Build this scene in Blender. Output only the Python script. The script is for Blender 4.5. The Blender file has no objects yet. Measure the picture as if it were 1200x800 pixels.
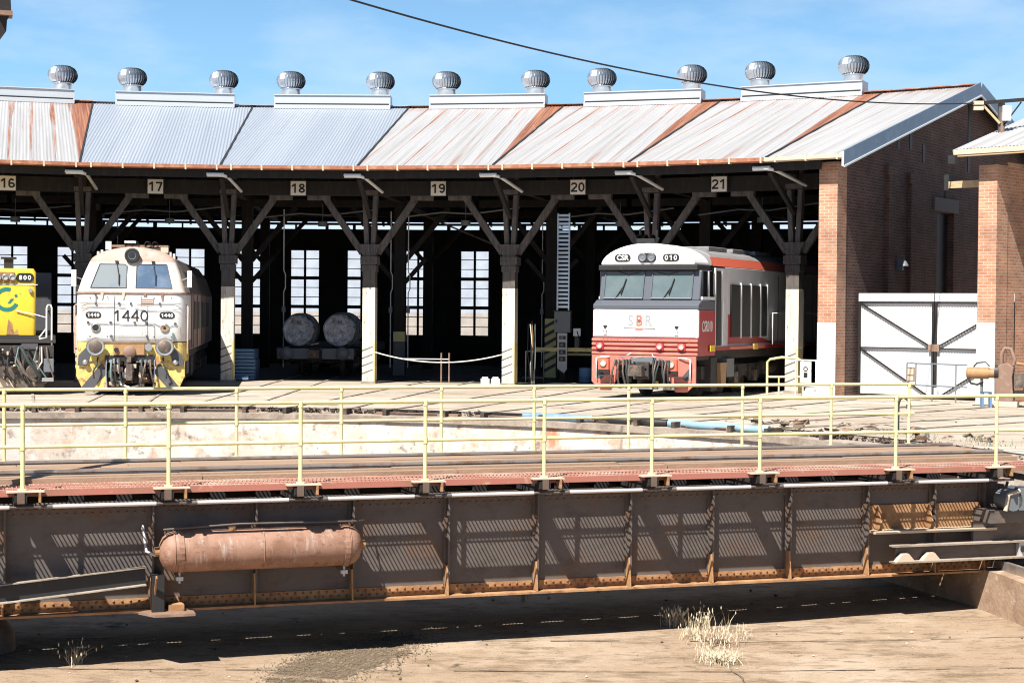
import bpy, math, random
from mathutils import Matrix, Vector
random.seed(7)
scene=bpy.context.scene; col=scene.collection
sin,cos,R_=math.sin,math.cos,math.radians
# ---------------------------------------------------------------- survey
C=(-7.1742,22.678)             # turntable centre; camera stands at x=y=0
H=2.3078; F=1954.2; PITCH=-0.0183; ROLL=0.0084
DEL=R_(360/42); PH0=-0.2092     # bay angle, bearing of the first post line
RC,RE,RR,RB=29.94,27.65,37.77,48.5
ZE,ZR=6.61,9.6; SL=(ZR-ZE)/(RR-RE)
PHE=R_(35.75); PHW=R_(35.0)
NT=0.3214; RP=16.0; ZP=-2.4
SUN_AZ,SUN_EL=R_(29.5),R_(54)
def phi(i): return PH0+DEL*i
def pol(r,a,z=0.0): return Vector((C[0]+r*sin(a),C[1]+r*cos(a),z))
def MR(a,r=0,z=0): return Matrix.Translation(pol(r,a,z))@Matrix.Rotation(-a,4,'Z')
MT=Matrix.Translation((C[0],C[1],0))@Matrix.Rotation(NT,4,'Z')   # turntable frame: x along, -y towards viewer
# ---------------------------------------------------------------- materials
def mat(name,c,rough=.6,metal=0.,spots=(),bump=None,uv=False,spec=.5):
    m=bpy.data.materials.new(name); m.use_nodes=True; N=m.node_tree.nodes; L=m.node_tree.links
    b=N['Principled BSDF']; b.inputs['Roughness'].default_value=rough; b.inputs['Metallic'].default_value=metal
    b.inputs['Specular IOR Level'].default_value=spec
    tc=N.new('ShaderNodeTexCoord'); src=tc.outputs['UV' if uv else 'Object']
    rgb=N.new('ShaderNodeRGB'); rgb.outputs[0].default_value=(*c,1); cur=rgb.outputs[0]
    for (c2,sc,lo,hi,st) in spots:
        mp=N.new('ShaderNodeMapping'); mp.inputs['Scale'].default_value=st; mp.inputs['Location'].default_value=(random.uniform(0,9),random.uniform(0,9),random.uniform(0,9)); L.new(src,mp.inputs[0])
        n=N.new('ShaderNodeTexNoise'); n.inputs['Scale'].default_value=sc; n.inputs['Detail'].default_value=7; n.inputs['Roughness'].default_value=.68; L.new(mp.outputs[0],n.inputs['Vector'])
        r=N.new('ShaderNodeMapRange'); r.inputs['From Min'].default_value=lo; r.inputs['From Max'].default_value=hi; L.new(n.outputs['Fac'],r.inputs['Value'])
        x=N.new('ShaderNodeMix'); x.data_type='RGBA'; L.new(r.outputs[0],x.inputs['Factor']); L.new(cur,x.inputs['A']); x.inputs['B'].default_value=(*c2,1); cur=x.outputs['Result']
    L.new(cur,b.inputs['Base Color'])
    if bump:
        n=N.new('ShaderNodeTexNoise'); n.inputs['Scale'].default_value=bump[0]; n.inputs['Detail'].default_value=6; L.new(src,n.inputs['Vector'])
        bp=N.new('ShaderNodeBump'); bp.inputs['Strength'].default_value=bump[1]; bp.inputs['Distance'].default_value=bump[2] if len(bump)>2 else .02; L.new(n.outputs['Fac'],bp.inputs['Height']); L.new(bp.outputs[0],b.inputs['Normal'])
    m['bsdf']=b.name
    return m
O1=(1,1,1)
M={}
M['concrete']=mat('apron_concrete',(.44,.365,.29),.9,0,[((.52,.46,.385),.35,.45,.62,O1),((.30,.22,.155),.9,.54,.72,O1),((.28,.225,.175),1.0,.44,.66,(.25,2.2,1)),((.19,.15,.12),2.4,.57,.70,(.3,2.0,1)),((.54,.49,.43),1.6,.54,.68,(.2,2.6,1)),((.20,.145,.10),5,.60,.75,O1),((.10,.075,.055),1.6,.68,.74,(1,1,1))],(18,.35))
M['pitfloor']=mat('pit_floor_dirt',(.33,.235,.16),.95,0,[((.42,.325,.24),.5,.45,.62,O1),((.19,.13,.08),1.1,.5,.66,(1,2.4,1)),((.15,.10,.063),3.0,.54,.70,(1,2.0,1)),((.09,.06,.04),9,.64,.72,(1,1.8,1)),((.42,.315,.215),14,.56,.70,(1,1.6,1)),((.12,.085,.06),38,.60,.72,O1),((.075,.055,.042),.55,.66,.71,O1)],(25,.5,.03))
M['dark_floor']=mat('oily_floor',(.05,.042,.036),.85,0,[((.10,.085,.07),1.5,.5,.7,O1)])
M['pitkerb']=mat('brown_stained_kerb',(.40,.275,.19),.9,0,[((.28,.18,.12),2,.45,.65,O1),((.55,.46,.38),4,.58,.72,O1)],(16,.5))
M['pitwall']=mat('peeling_whitewash',(.66,.62,.58),.85,0,[((.50,.36,.26),2.2,.50,.62,(1,1,1.4)),((.75,.73,.70),3,.5,.6,O1),((.60,.52,.44),1.2,.46,.6,(1,1,1)),((.48,.22,.12),.7,.57,.68,(1,1,.6)),((.26,.21,.18),3,.58,.68,O1),((.14,.12,.1),9,.64,.7,O1)],(14,.3))
M['coping']=mat('stained_coping',(.36,.30,.25),.9,0,[((.20,.155,.12),2,.45,.65,O1),((.5,.43,.36),4,.55,.7,O1)],(16,.4))
M['pane_whitener']=mat('pale_pane_whitener',(.62,.57,.53),.9,0,[((.5,.45,.4),.4,.5,.7,O1)])
M['rubble']=mat('dark_rubble',(.06,.045,.038),.95,0,[((.16,.12,.09),5,.5,.7,O1)])
M['steel']=mat('girder_steel',(.145,.122,.112),.7,.1,[((.17,.10,.062),1.6,.52,.7,O1),((.10,.08,.072),2.2,.5,.68,(1,1,1.8))],(20,.2,.01))
M['rust']=mat('rusty_flange',(.36,.185,.085),.85,0,[((.50,.29,.14),3,.45,.65,O1),((.20,.09,.05),7,.52,.7,O1)],(30,.3,.01))
M['rivet']=mat('rivet_rust',(.27,.12,.055),.8)
M['redoxide']=mat('red_oxide_edge',(.42,.155,.115),.75,0,[((.30,.16,.10),3,.5,.7,O1),((.52,.36,.24),5,.58,.72,O1)])
M['grating']=mat('grating_red_oxide',(.50,.235,.175),.75,0,[((.62,.46,.36),2,.45,.65,O1),((.36,.18,.12),6,.58,.72,O1)])
M['conduit']=mat('pale_conduit',(.62,.60,.60),.5,.2,[((.4,.32,.27),3,.6,.72,O1)])
M['yellowrail']=mat('pale_yellow_rail_paint',(.80,.745,.38),.5,0,[((.66,.55,.20),4,.52,.7,O1),((.45,.28,.14),12,.66,.74,O1)])
M['tank']=mat('weathered_salmon_tank',(.33,.185,.128),.6,0,[((.24,.12,.075),2.5,.45,.62,(1,1,1)),((.42,.35,.31),5,.56,.70,(2.2,1,.5)),((.16,.075,.045),6,.56,.70,(1,1,2)),((.12,.06,.04),20,.62,.72,O1)],(12,.2,.01))
M['railsteel']=mat('worn_rail',(.42,.38,.35),.38,.6,[((.26,.15,.09),3,.5,.7,(1,1,1))])
M['timber']=mat('deck_timber',(.34,.225,.155),.9,0,[((.26,.17,.11),3,.45,.65,(.3,3,1)),((.36,.27,.20),6,.55,.72,(.25,3,1))],(20,.3))
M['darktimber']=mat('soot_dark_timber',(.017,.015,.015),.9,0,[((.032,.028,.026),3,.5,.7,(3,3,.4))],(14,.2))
M['greytimber']=mat('weathered_timber_and_shade',(.12,.105,.098),.9,0,[((.055,.05,.047),3,.45,.65,(3,3,.4)),((.19,.16,.14),8,.55,.7,(3,3,.4))],(14,.25))
M['whitepost']=mat('white_painted_timber',(.76,.71,.63),.75,0,[((.58,.49,.39),4,.47,.64,(3,3,.4)),((.30,.24,.19),9,.57,.69,(3,3,.5))],(20,.2))
M['yellowpost']=mat('yellow_painted_post',(.62,.55,.26),.75,0,[((.4,.34,.2),5,.55,.72,O1)])
M['black']=mat('black_paint',(.022,.022,.024),.55,0,[((.06,.055,.05),6,.58,.75,O1)])
M['sootshade']=mat('soot_black_shade',(.014,.013,.013),.95)  # black for added roof undersides and a shaded wall top
M['roof_new']=mat('blue_grey_roof_sheet',(.31,.35,.42),.5,.15,[((.36,.40,.47),.5,.45,.65,(1,.4,1)),((.26,.30,.36),2.5,.55,.72,(2,.3,1))],None,True)
M['white']=mat('white_loco_paint',(.74,.735,.73),.45,0,[((.60,.53,.46),1.6,.50,.68,(1,1,.6)),((.42,.30,.22),5,.60,.72,(2.5,2.5,.4)),((.30,.2,.14),14,.66,.74,(2,2,.7))])
M['csrwhite']=mat('clean_white_paint',(.80,.80,.79),.35,0,[((.68,.65,.61),1.5,.52,.72,(1,1,.6)),((.5,.45,.4),7,.66,.75,(2,2,.5))])
M['paintbase']=mat('painted_pier_base',(.76,.76,.77),.7,0,[((.6,.56,.52),3,.5,.66,O1),((.40,.24,.16),9,.62,.70,(1,1,1))],(30,.3))
M['cream']=mat('cream_stained_paint',(.74,.68,.60),.5,0,[((.58,.44,.34),2,.5,.68,(1,1,.4)),((.40,.25,.16),6,.62,.72,(2,2,.4))])
M['pink']=mat('faded_pink_brown_paint',(.47,.31,.255),.6,0,[((.56,.44,.38),2,.5,.68,O1),((.34,.19,.13),5,.55,.7,O1)])
M['locoside']=mat('grimy_loco_side',(.33,.235,.22),.7,0,[((.18,.13,.12),1.2,.45,.65,(1,1,.4)),((.42,.34,.32),3,.58,.72,(3,3,.3))])
M['locoroof']=mat('dark_loco_roof',(.09,.075,.07),.8,0,[((.16,.12,.10),2,.5,.7,O1)])  # dark base with lighter mottling
M['yellow']=mat('chipped_yellow_paint',(.78,.52,.035),.5,0,[((.62,.42,.05),3,.5,.7,O1),((.25,.12,.05),5,.64,.70,O1)])
M['paleyellow']=mat('stained_yellow_buffer_paint',(.74,.57,.18),.6,0,[((.55,.36,.12),3,.46,.64,O1),((.3,.15,.07),5,.54,.66,O1),((.08,.06,.05),8,.62,.70,O1)])
M['chevron']=mat('dark_chevron_paint',(.085,.085,.095),.6,0,[((.16,.15,.15),4,.55,.72,O1)])
M['red']=mat('loco_sunlit_red',(.64,.185,.14),.4,0,[((.70,.27,.2),2,.5,.7,O1)])  # lightened so the strong front light sits in the paint colour
M['darkred']=mat('loco_dark_red_paint',(.42,.035,.04),.4)
M['orangered']=mat('cantrail_red',(.72,.15,.09),.4)
M['lightgrey']=mat('loco_light_grey',(.66,.65,.65),.5,0,[((.52,.50,.49),2,.5,.7,(1,1,.4))])
M['midgrey']=mat('loco_mid_grey',(.095,.105,.13),.45)
M['roofgrey']=mat('loco_roof_grey',(.24,.235,.24),.6,0,[((.16,.15,.15),3,.5,.7,O1)])
M['underframe']=mat('grimy_underframe',(.045,.04,.038),.8,0,[((.11,.09,.075),5,.55,.72,O1)])
M['greasy']=mat('greasy_coupler',(.13,.105,.09),.6,.3,[((.26,.19,.14),7,.5,.66,O1),((.04,.035,.03),9,.55,.68,O1)])
M['chrome']=mat('bright_worn_metal',(.62,.62,.62),.3,.8)
M['glassy']=mat('reflective_windscreen',(.115,.155,.165),.10,0,[((.15,.19,.20),1,.45,.65,O1)],None,False,.8)
M['blueglass']=mat('blue_windscreen',(.08,.125,.20),.08,0,[((.15,.2,.28),1.2,.45,.62,O1)],None,False,.8)
M['hazeglass']=mat('hazy_windscreen',(.20,.23,.25),.2,0,[((.16,.20,.25),1.2,.48,.6,O1)],None,False,.8)
M['darkglass']=mat('dark_glass',(.015,.016,.018),.08,0,(),None,False,.7)
M['lamp']=mat('unlit_lamp_glass',(.55,.54,.5),.12,0,(),None,False,.8)
M['hose']=mat('rubber_hose',(.03,.04,.04),.6)
M['rubbergreen']=mat('green_grey_hose',(.14,.21,.2),.6)
M['galv']=mat('galvanised_vent',(.55,.60,.66),.3,.85,[((.46,.50,.55),3,.5,.7,O1)])
M['ventbox']=mat('pale_ridge_box',(.50,.54,.58),.5,.2,[((.52,.56,.6),1,.5,.7,O1)])
M['ventdark']=mat('vent_dark_blade',(.09,.11,.14),.4,.6)
M['gutter']=mat('rusted_gutter',(.34,.13,.075),.8,0,[((.5,.29,.17),3,.5,.68,O1),((.2,.075,.04),5,.55,.7,O1)])
M['bracket']=mat('pale_bracket',(.62,.5,.38),.7)
M['whitepipe']=mat('white_pipe',(.76,.78,.80),.5)
M['barge']=mat('blue_grey_barge',(.17,.24,.34),.5,.1,[((.23,.31,.42),2,.5,.7,O1)])
M['gate']=mat('white_gate_sheet',(.82,.83,.86),.55,0,[((.74,.74,.75),1.5,.55,.72,O1)])
M['gateframe']=mat('dark_gate_frame',(.012,.010,.010),.6,0,[((.07,.035,.028),4,.58,.72,O1)])
M['signwhite']=mat('weathered_sign_white',(.80,.76,.71),.7,0,[((.4,.3,.22),5,.56,.7,O1)])
M['signblack']=mat('sign_black_paint',(.015,.015,.015),.6)
M['textwhite']=mat('white_lettering',(.8,.8,.78),.5)
M['textgrey']=mat('grey_lettering',(.35,.35,.36),.5)
M['teal']=mat('teal_emblem_paint',(.02,.20,.17),.5)
M['blue']=mat('blue_plastic',(.13,.25,.43),.6,0,[((.24,.33,.42),2,.5,.7,O1)])
M['paleblue']=mat('pale_blue_plastic',(.24,.40,.52),.6,0,[((.4,.42,.4),3,.5,.66,O1)])
M['darkblue']=mat('dark_blue_plastic',(.05,.09,.17),.5)
M['wrap']=mat('dusty_plastic_wrap',(.36,.38,.44),.4,0,[((.62,.65,.72),4,.5,.62,(1,1,1)),((.10,.10,.11),6,.48,.62,O1)],(9,.5,.05))
M['orange']=mat('faded_orange_machine',(.40,.23,.11),.6,0,[((.32,.16,.08),5,.5,.7,O1)])
M['brownmetal']=mat('brown_machine_casing',(.24,.15,.11),.7,0,[((.36,.24,.18),5,.5,.7,O1)])
M['lintel']=mat('lintel_concrete',(.20,.175,.165),.9)
M['newtimber']=mat('weathered_yellow_timber',(.52,.38,.22),.8,0,[((.36,.25,.14),4,.5,.7,(1,3,3))])
M['cable']=mat('black_cable',(.015,.015,.018),.6)
M['rope']=mat('white_rope',(.72,.70,.66),.8)
M['board']=mat('switchboard_white',(.55,.56,.58),.5)
M['elecgrey']=mat('electrical_box_grey',(.16,.18,.20),.5)
M['straw']=mat('dry_straw',(.50,.40,.25),.9)
M['straw2']=mat('pale_straw',(.68,.60,.45),.9)
M['dirt']=mat('dark_spilled_dirt',(.17,.125,.085),.95,0,[((.10,.07,.05),7,.45,.62,O1),((.27,.205,.145),16,.52,.68,O1)],(40,.6,.02))
M['stone']=mat('grey_brown_gravel',(.16,.12,.08),.95,0,[((.30,.235,.16),6,.5,.68,O1)])
M['background']=mat('yard_ground',(.5,.42,.33),.95,0,[((.38,.3,.22),.3,.45,.65,O1)])
# dusty window glass: lets light through, scatters some
def pane_mat():
    m=bpy.data.materials.new('dusty_window_pane'); m.use_nodes=True; N=m.node_tree.nodes; L=m.node_tree.links
    N.remove(N['Principled BSDF']); out=N['Material Output']
    t=N.new('ShaderNodeBsdfTransparent'); t.inputs[0].default_value=(1,1,1,1)
    d=N.new('ShaderNodeBsdfTranslucent'); d.inputs[0].default_value=(.86,.82,.84,1)
    tc=N.new('ShaderNodeTexCoord'); n=N.new('ShaderNodeTexNoise'); n.inputs['Scale'].default_value=1.7; L.new(tc.outputs['Object'],n.inputs['Vector'])
    r=N.new('ShaderNodeMapRange'); r.inputs['From Min'].default_value=.3; r.inputs['From Max'].default_value=.7; r.inputs['To Min'].default_value=.1; r.inputs['To Max'].default_value=.5; L.new(n.outputs['Fac'],r.inputs['Value'])
    x=N.new('ShaderNodeMixShader'); L.new(r.outputs[0],x.inputs[0]); L.new(t.outputs[0],x.inputs[1]); L.new(d.outputs[0],x.inputs[2]); L.new(x.outputs[0],out.inputs[0]); return m
M['pane']=pane_mat()
def brick_mat(name,c1,c2,mortar):
    m=mat(name,c1,.9); N=m.node_tree.nodes; L=m.node_tree.links; b=N['Principled BSDF']
    tc=N.new('ShaderNodeTexCoord'); br=N.new('ShaderNodeTexBrick'); L.new(tc.outputs['UV'],br.inputs['Vector'])
    br.inputs['Scale'].default_value=1; br.inputs['Brick Width'].default_value=.24; br.inputs['Row Height'].default_value=.086; br.inputs['Mortar Size'].default_value=.011; br.inputs['Mortar Smooth'].default_value=.2; br.inputs['Bias'].default_value=-.1
    br.inputs['Color1'].default_value=(*c1,1); br.inputs['Color2'].default_value=(*c2,1); br.inputs['Mortar'].default_value=(*mortar,1)
    n=N.new('ShaderNodeTexNoise'); n.inputs['Scale'].default_value=1.3; n.inputs['Detail'].default_value=6; L.new(tc.outputs['UV'],n.inputs['Vector'])
    r=N.new('ShaderNodeMapRange'); r.inputs['From Min'].default_value=.35; r.inputs['From Max'].default_value=.7; r.inputs['To Min'].default_value=.72; r.inputs['To Max'].default_value=1.15; L.new(n.outputs['Fac'],r.inputs['Value'])
    x=N.new('ShaderNodeMix'); x.data_type='RGBA'; x.blend_type='MULTIPLY'; x.inputs['Factor'].default_value=1; L.new(br.outputs['Color'],x.inputs['A']); L.new(r.outputs[0],x.inputs['B']); L.new(x.outputs['Result'],b.inputs['Base Color'])
    bp=N.new('ShaderNodeBump'); bp.inputs['Strength'].default_value=.6; bp.inputs['Distance'].default_value=.012; bp.invert=True; L.new(br.outputs['Fac'],bp.inputs['Height']); L.new(bp.outputs[0],b.inputs['Normal'])
    return m
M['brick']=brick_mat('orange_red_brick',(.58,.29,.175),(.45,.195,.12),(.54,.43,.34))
M['brickdark']=brick_mat('shaded_brown_brick',(.15,.07,.055),(.085,.042,.036),(.18,.145,.13))  # darker copy of the brick with the gable's shade in it
def roof_old(name,rust,half=2.06):
    """galvanised sheets with rust creeping along the sheet laps; uv.x across the bay, uv.y up the slope (0 eave..1 ridge)"""
    m=mat(name,(.70,.70,.71),.55,.05,(),None,True); N=m.node_tree.nodes; L=m.node_tree.links; b=N['Principled BSDF']
    tc=N.new('ShaderNodeTexCoord'); sep=N.new('ShaderNodeSeparateXYZ'); L.new(tc.outputs['UV'],sep.inputs[0])
    def math_(op,a,bv=None):
        n=N.new('ShaderNodeMath'); n.operation=op
        for k,v in enumerate((a,bv)):
            if v is None: continue
            if isinstance(v,(int,float)): n.inputs[k].default_value=v
            else: L.new(v,n.inputs[k])
        return n.outputs[0]
    def noise(sc,st,det=6):
        mp=N.new('ShaderNodeMapping'); mp.inputs['Scale'].default_value=st; mp.inputs['Location'].default_value=(random.uniform(0,50),random.uniform(0,50),0); L.new(tc.outputs['UV'],mp.inputs[0])
        n=N.new('ShaderNodeTexNoise'); n.inputs['Scale'].default_value=sc; n.inputs['Detail'].default_value=det; n.inputs['Roughness'].default_value=.65; L.new(mp.outputs[0],n.inputs['Vector']); return n.outputs['Fac']
    def rng(v,a,bv,c=0,d=1):
        r=N.new('ShaderNodeMapRange'); r.inputs['From Min'].default_value=a; r.inputs['From Max'].default_value=bv; r.inputs['To Min'].default_value=c; r.inputs['To Max'].default_value=d; L.new(v,r.inputs['Value']); return r.outputs[0]
    fx=math_('FRACT',math_('DIVIDE',math_('ADD',sep.outputs[0],20.),.69))
    d=math_('ABSOLUTE',math_('SUBTRACT',fx,.5))                     # 0.5 at a lap
    y=sep.outputs[1]
    wid=math_('MULTIPLY',rng(noise(1.0,(6,.9,1)),.35,.72,0,.16*rust),rng(y,.05,1.0,.35,1.3))
    streak=rng(math_('SUBTRACT',d,math_('SUBTRACT',.485,wid)),0,.03)
    line=rng(d,.478,.492)
    amt=math_('MAXIMUM',math_('MULTIPLY',streak,rng(noise(3,(3,1,1)),.38,.58)),math_('MULTIPLY',line,rng(noise(1.5,(2,1,1)),.42,.6)))
    top=math_('MULTIPLY',rng(y,.90,1.0),rng(noise(2.2,(2,1,1)),.42,.6))
    wedge=math_('MULTIPLY',rng(sep.outputs[0],half-.02,half+.02),rng(noise(1.6,(3,.6,1)),.22,.40,.55,1))
    amt=math_('MAXIMUM',math_('MAXIMUM',amt,top),wedge)
    blot=rng(noise(1.1,(2.5,.5,1)),.60,.70,0,.75*rust); amt=math_('MAXIMUM',amt,blot)
    base=N.new('ShaderNodeMix'); base.data_type='RGBA'; base.inputs['A'].default_value=(.385,.385,.40,1); base.inputs['B'].default_value=(.27,.262,.262,1); L.new(rng(noise(2.5,(3,.5,1)),.45,.7),base.inputs['Factor'])
    ru=N.new('ShaderNodeMix'); ru.data_type='RGBA'; ru.inputs['A'].default_value=(.36,.155,.085,1); ru.inputs['B'].default_value=(.145,.055,.04,1); L.new(rng(noise(4,(4,.6,1)),.4,.65),ru.inputs['Factor'])
    x=N.new('ShaderNodeMix'); x.data_type='RGBA'; L.new(amt,x.inputs['Factor']); L.new(base.outputs['Result'],x.inputs['A']); L.new(ru.outputs['Result'],x.inputs['B']); L.new(x.outputs['Result'],b.inputs['Base Color'])
    return m
M['roof_rusty']=roof_old('rusty_galvanised_roof',1.5)
M['roof_mid']=roof_old('streaked_galvanised_roof',.85)
M['roof_pale']=roof_old('pale_galvanised_roof',.25,9.)
# ---------------------------------------------------------------- mesh builder
class MB:
    def __init__(s): s.v=[];s.f=[];s.m=[];s.sm=[];s.uv={};s.mats=[]
    def mi(s,m):
        m=M[m] if isinstance(m,str) else m
        if m not in s.mats: s.mats.append(m)
        return s.mats.index(m)
    def add(s,vs,fs,m,smooth=False,uv=None):
        o=len(s.v); s.v+= [tuple(v) for v in vs]; k=s.mi(m)
        for f in fs:
            if uv: s.uv[len(s.f)]=[uv[i] for i in f]
            s.f.append([o+i for i in f]); s.m.append(k); s.sm.append(smooth)
        return s
    def box(s,a,b,m):
        (x0,y0,z0),(x1,y1,z1)=a,b
        return s.add([(x0,y0,z0),(x1,y0,z0),(x1,y1,z0),(x0,y1,z0),(x0,y0,z1),(x1,y0,z1),(x1,y1,z1),(x0,y1,z1)],[(3,2,1,0),(4,5,6,7),(0,1,5,4),(1,2,6,5),(2,3,7,6),(3,0,4,7)],m)
    def cbox(s,c,d,m): return s.box([c[i]-d[i]/2 for i in range(3)],[c[i]+d[i]/2 for i in range(3)],m)
    def beam(s,p,q,w,h,m,up=(0,0,1)):
        p,q=Vector(p),Vector(q); d=(q-p).normalized(); u=Vector(up)
        if abs(d.dot(u))>.98: u=Vector((0,1,0))
        x=d.cross(u).normalized(); z=x.cross(d)
        vs=[]
        for e in (p,q):
            for a,b in ((-1,-1),(1,-1),(1,1),(-1,1)): vs.append(e+x*a*w/2+z*b*h/2)
        return s.add(vs,[(0,1,2,3),(7,6,5,4),(0,4,5,1),(1,5,6,2),(2,6,7,3),(3,7,4,0)],m)
    def tube(s,pts,r,m,seg=8,cap=True,closed=False):
        pts=[Vector(p) for p in pts]; n=len(pts); vs=[];fs=[]; prev=None
        for i,p in enumerate(pts):
            a=pts[i-1] if (i>0 or closed) else p; b=pts[(i+1)%n] if (i<n-1 or closed) else p
            d=(b-a).normalized()
            if prev is None:
                u=Vector((0,0,1)) if abs(d.z)<.9 else Vector((1,0,0)); x=d.cross(u).normalized()
            else: x=(prev-d*prev.dot(d)).normalized()
            prev=x; z=d.cross(x); rr=r[i] if isinstance(r,(list,tuple)) else r
            for k in range(seg):
                t=2*math.pi*k/seg; vs.append(p+x*cos(t)*rr+z*sin(t)*rr)
        for i in range(n if closed else n-1):
            j=(i+1)%n
            for k in range(seg):
                l=(k+1)%seg; fs.append((i*seg+k,i*seg+l,j*seg+l,j*seg+k))
        s.add(vs,fs,m,True)
        if cap and not closed:
            s.add(vs[:seg],[tuple(range(seg))[::-1]],m); s.add(vs[-seg:],[tuple(range(seg))],m)
        return s
    def lathe(s,prof,m,origin=(0,0,0),axis=(0,0,1),seg=24,smooth=True):
        o=Vector(origin); d=Vector(axis).normalized(); u=Vector((0,0,1)) if abs(d.z)<.9 else Vector((1,0,0)); x=d.cross(u).normalized(); y=d.cross(x); vs=[];fs=[]
        for r,h in prof:
            for k in range(seg):
                t=2*math.pi*k/seg; vs.append(o+d*h+x*cos(t)*r+y*sin(t)*r)
        for i in range(len(prof)-1):
            for k in range(seg):
                l=(k+1)%seg; fs.append((i*seg+k,i*seg+l,(i+1)*seg+l,(i+1)*seg+k))
        return s.add(vs,fs,m,smooth)
    def disc(s,c,axis,r,m,seg=20):
        o=Vector(c); d=Vector(axis).normalized(); u=Vector((0,0,1)) if abs(d.z)<.9 else Vector((1,0,0)); x=d.cross(u).normalized(); y=d.cross(x)
        return s.add([o+x*cos(2*math.pi*k/seg)*r+y*sin(2*math.pi*k/seg)*r for k in range(seg)],[tuple(range(seg))],m)
    def drum(s,c,axis,r,l,m,seg=20):   # capped cylinder centred at c
        return s.lathe([(0.001,-l/2),(r,-l/2),(r,-l/2),(r,l/2),(r,l/2),(.001,l/2)],m,c,axis,seg,False)
    def prism(s,poly,n,m,a=(1,0,0),b=(0,0,1),o=(0,0,0)):
        a,b,o,n=Vector(a),Vector(b),Vector(o),Vector(n); k=len(poly)
        p0=[o+a*u+b*v for u,v in poly]; p1=[p+n for p in p0]
        return s.add(p0+p1,[tuple(range(k)),tuple(range(2*k-1,k-1,-1))]+[(i,i+k,(i+1)%k+k,(i+1)%k) for i in range(k)],m)
    def loft(s,rings,m,smooth=True,cap=True):
        k=len(rings[0]); vs=[p for r in rings for p in r]; fs=[]
        for i in range(len(rings)-1):
            for j in range(k):
                l=(j+1)%k; fs.append((i*k+j,i*k+l,(i+1)*k+l,(i+1)*k+j))
        s.add(vs,fs,m,smooth)
        if cap: s.add(rings[0],[tuple(range(k))[::-1]],m); s.add(rings[-1],[tuple(range(k))],m)
        return s
    def mesh(s,name):
        me=bpy.data.meshes.new(name); me.from_pydata(s.v,[],s.f); me.update()
        for m in s.mats: me.materials.append(m)
        uvl=me.uv_layers.new(name='UVMap')
        for i,p in enumerate(me.polygons):
            p.material_index=s.m[i]; p.use_smooth=s.sm[i]
            if i in s.uv:
                for li,uv in zip(p.loop_indices,s.uv[i]): uvl.data[li].uv=uv
            else:
                n=p.normal; 
                for li in p.loop_indices:
                    c=me.vertices[me.loops[li].vertex_index].co
                    if abs(n.z)>.75: uvl.data[li].uv=(c.x,c.y)
                    else:
                        t=Vector((-n.y,n.x,0)).normalized(); uvl.data[li].uv=(c.dot(t),c.z)
        return me
W={}
def put(o,parent=None,mw=None):
    mw=mw if mw is not None else (W[parent] if parent else Matrix())
    if parent: o.parent=parent; o.matrix_parent_inverse=W[parent].inverted()
    o.matrix_basis=mw; W[o]=mw.copy()
    return o
def build(mb,name,parent=None,mw=None,bevel=0,fix=True):
    o=bpy.data.objects.new(name,mb.mesh(name)); col.objects.link(o); put(o,parent,mw)
    if fix:
        import bmesh
        b=bmesh.new(); b.from_mesh(o.data); bmesh.ops.recalc_face_normals(b,faces=b.faces); b.to_mesh(o.data); b.free()
    if bevel:
        m=o.modifiers.new('edge','BEVEL'); m.width=bevel; m.segments=2; m.limit_method='ANGLE'; m.angle_limit=R_(40)
    return o
def thing(name,label,cat,mw,group=None):
    o=bpy.data.objects.new(name,None); col.objects.link(o); o.empty_display_size=.3; put(o,None,mw); tag(o,label,cat,group); return o
def tag(o,label,cat=None,group=None):
    o['label']=label
    if cat: o['category']=cat
    if group: o['group']=group
    return o
def structure(o): o['kind']='structure'; return o
def stuff(o,label,cat): o['kind']='stuff'; o['label']=label; o['category']=cat; return o
def dup(o,parent,mw):
    """copy a part with its sub-parts; mw is the copy's place"""
    c=o.copy(); col.objects.link(c); rel=mw@W[o].inverted(); put(c,parent,mw)
    for ch in list(o.children): dup(ch,c,rel@W[ch])
    return c
_tc={}
def text(s,size,m,name,parent,mw,sx=1.,bold=0.,depth=.004):
    cu=bpy.data.curves.new('t','FONT'); cu.body=s; cu.size=size; cu.align_x='CENTER'; cu.align_y='CENTER'; cu.extrude=depth; cu.offset=bold; cu.resolution_u=3
    t=bpy.data.objects.new('t',cu); col.objects.link(t); bpy.context.view_layer.update()
    me=bpy.data.meshes.new_from_object(t.evaluated_get(bpy.context.evaluated_depsgraph_get())); bpy.data.objects.remove(t); bpy.data.curves.remove(cu)
    for v in me.vertices: v.co.x*=sx
    me.materials.clear(); me.materials.append(M[m]); me.name=name
    o=bpy.data.objects.new(name,me); col.objects.link(o); put(o,parent,mw); return o
UPR=Matrix(((1,0,0,0),(0,0,-1,0),(0,1,0,0),(0,0,0,1)))      # text plane x,y -> x,z facing -y
def face(x,y,z): return Matrix.Translation((x,y,z))@UPR
def oval(w,h,n=8):
    pts=[]; r=h/2
    for k in range(n+1): t=-math.pi/2+math.pi*k/n; pts.append((w/2-r+r*cos(t),r*sin(t)))
    for k in range(n+1): t=math.pi/2+math.pi*k/n; pts.append((-w/2+r+r*cos(t),r*sin(t)))
    return pts

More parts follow.
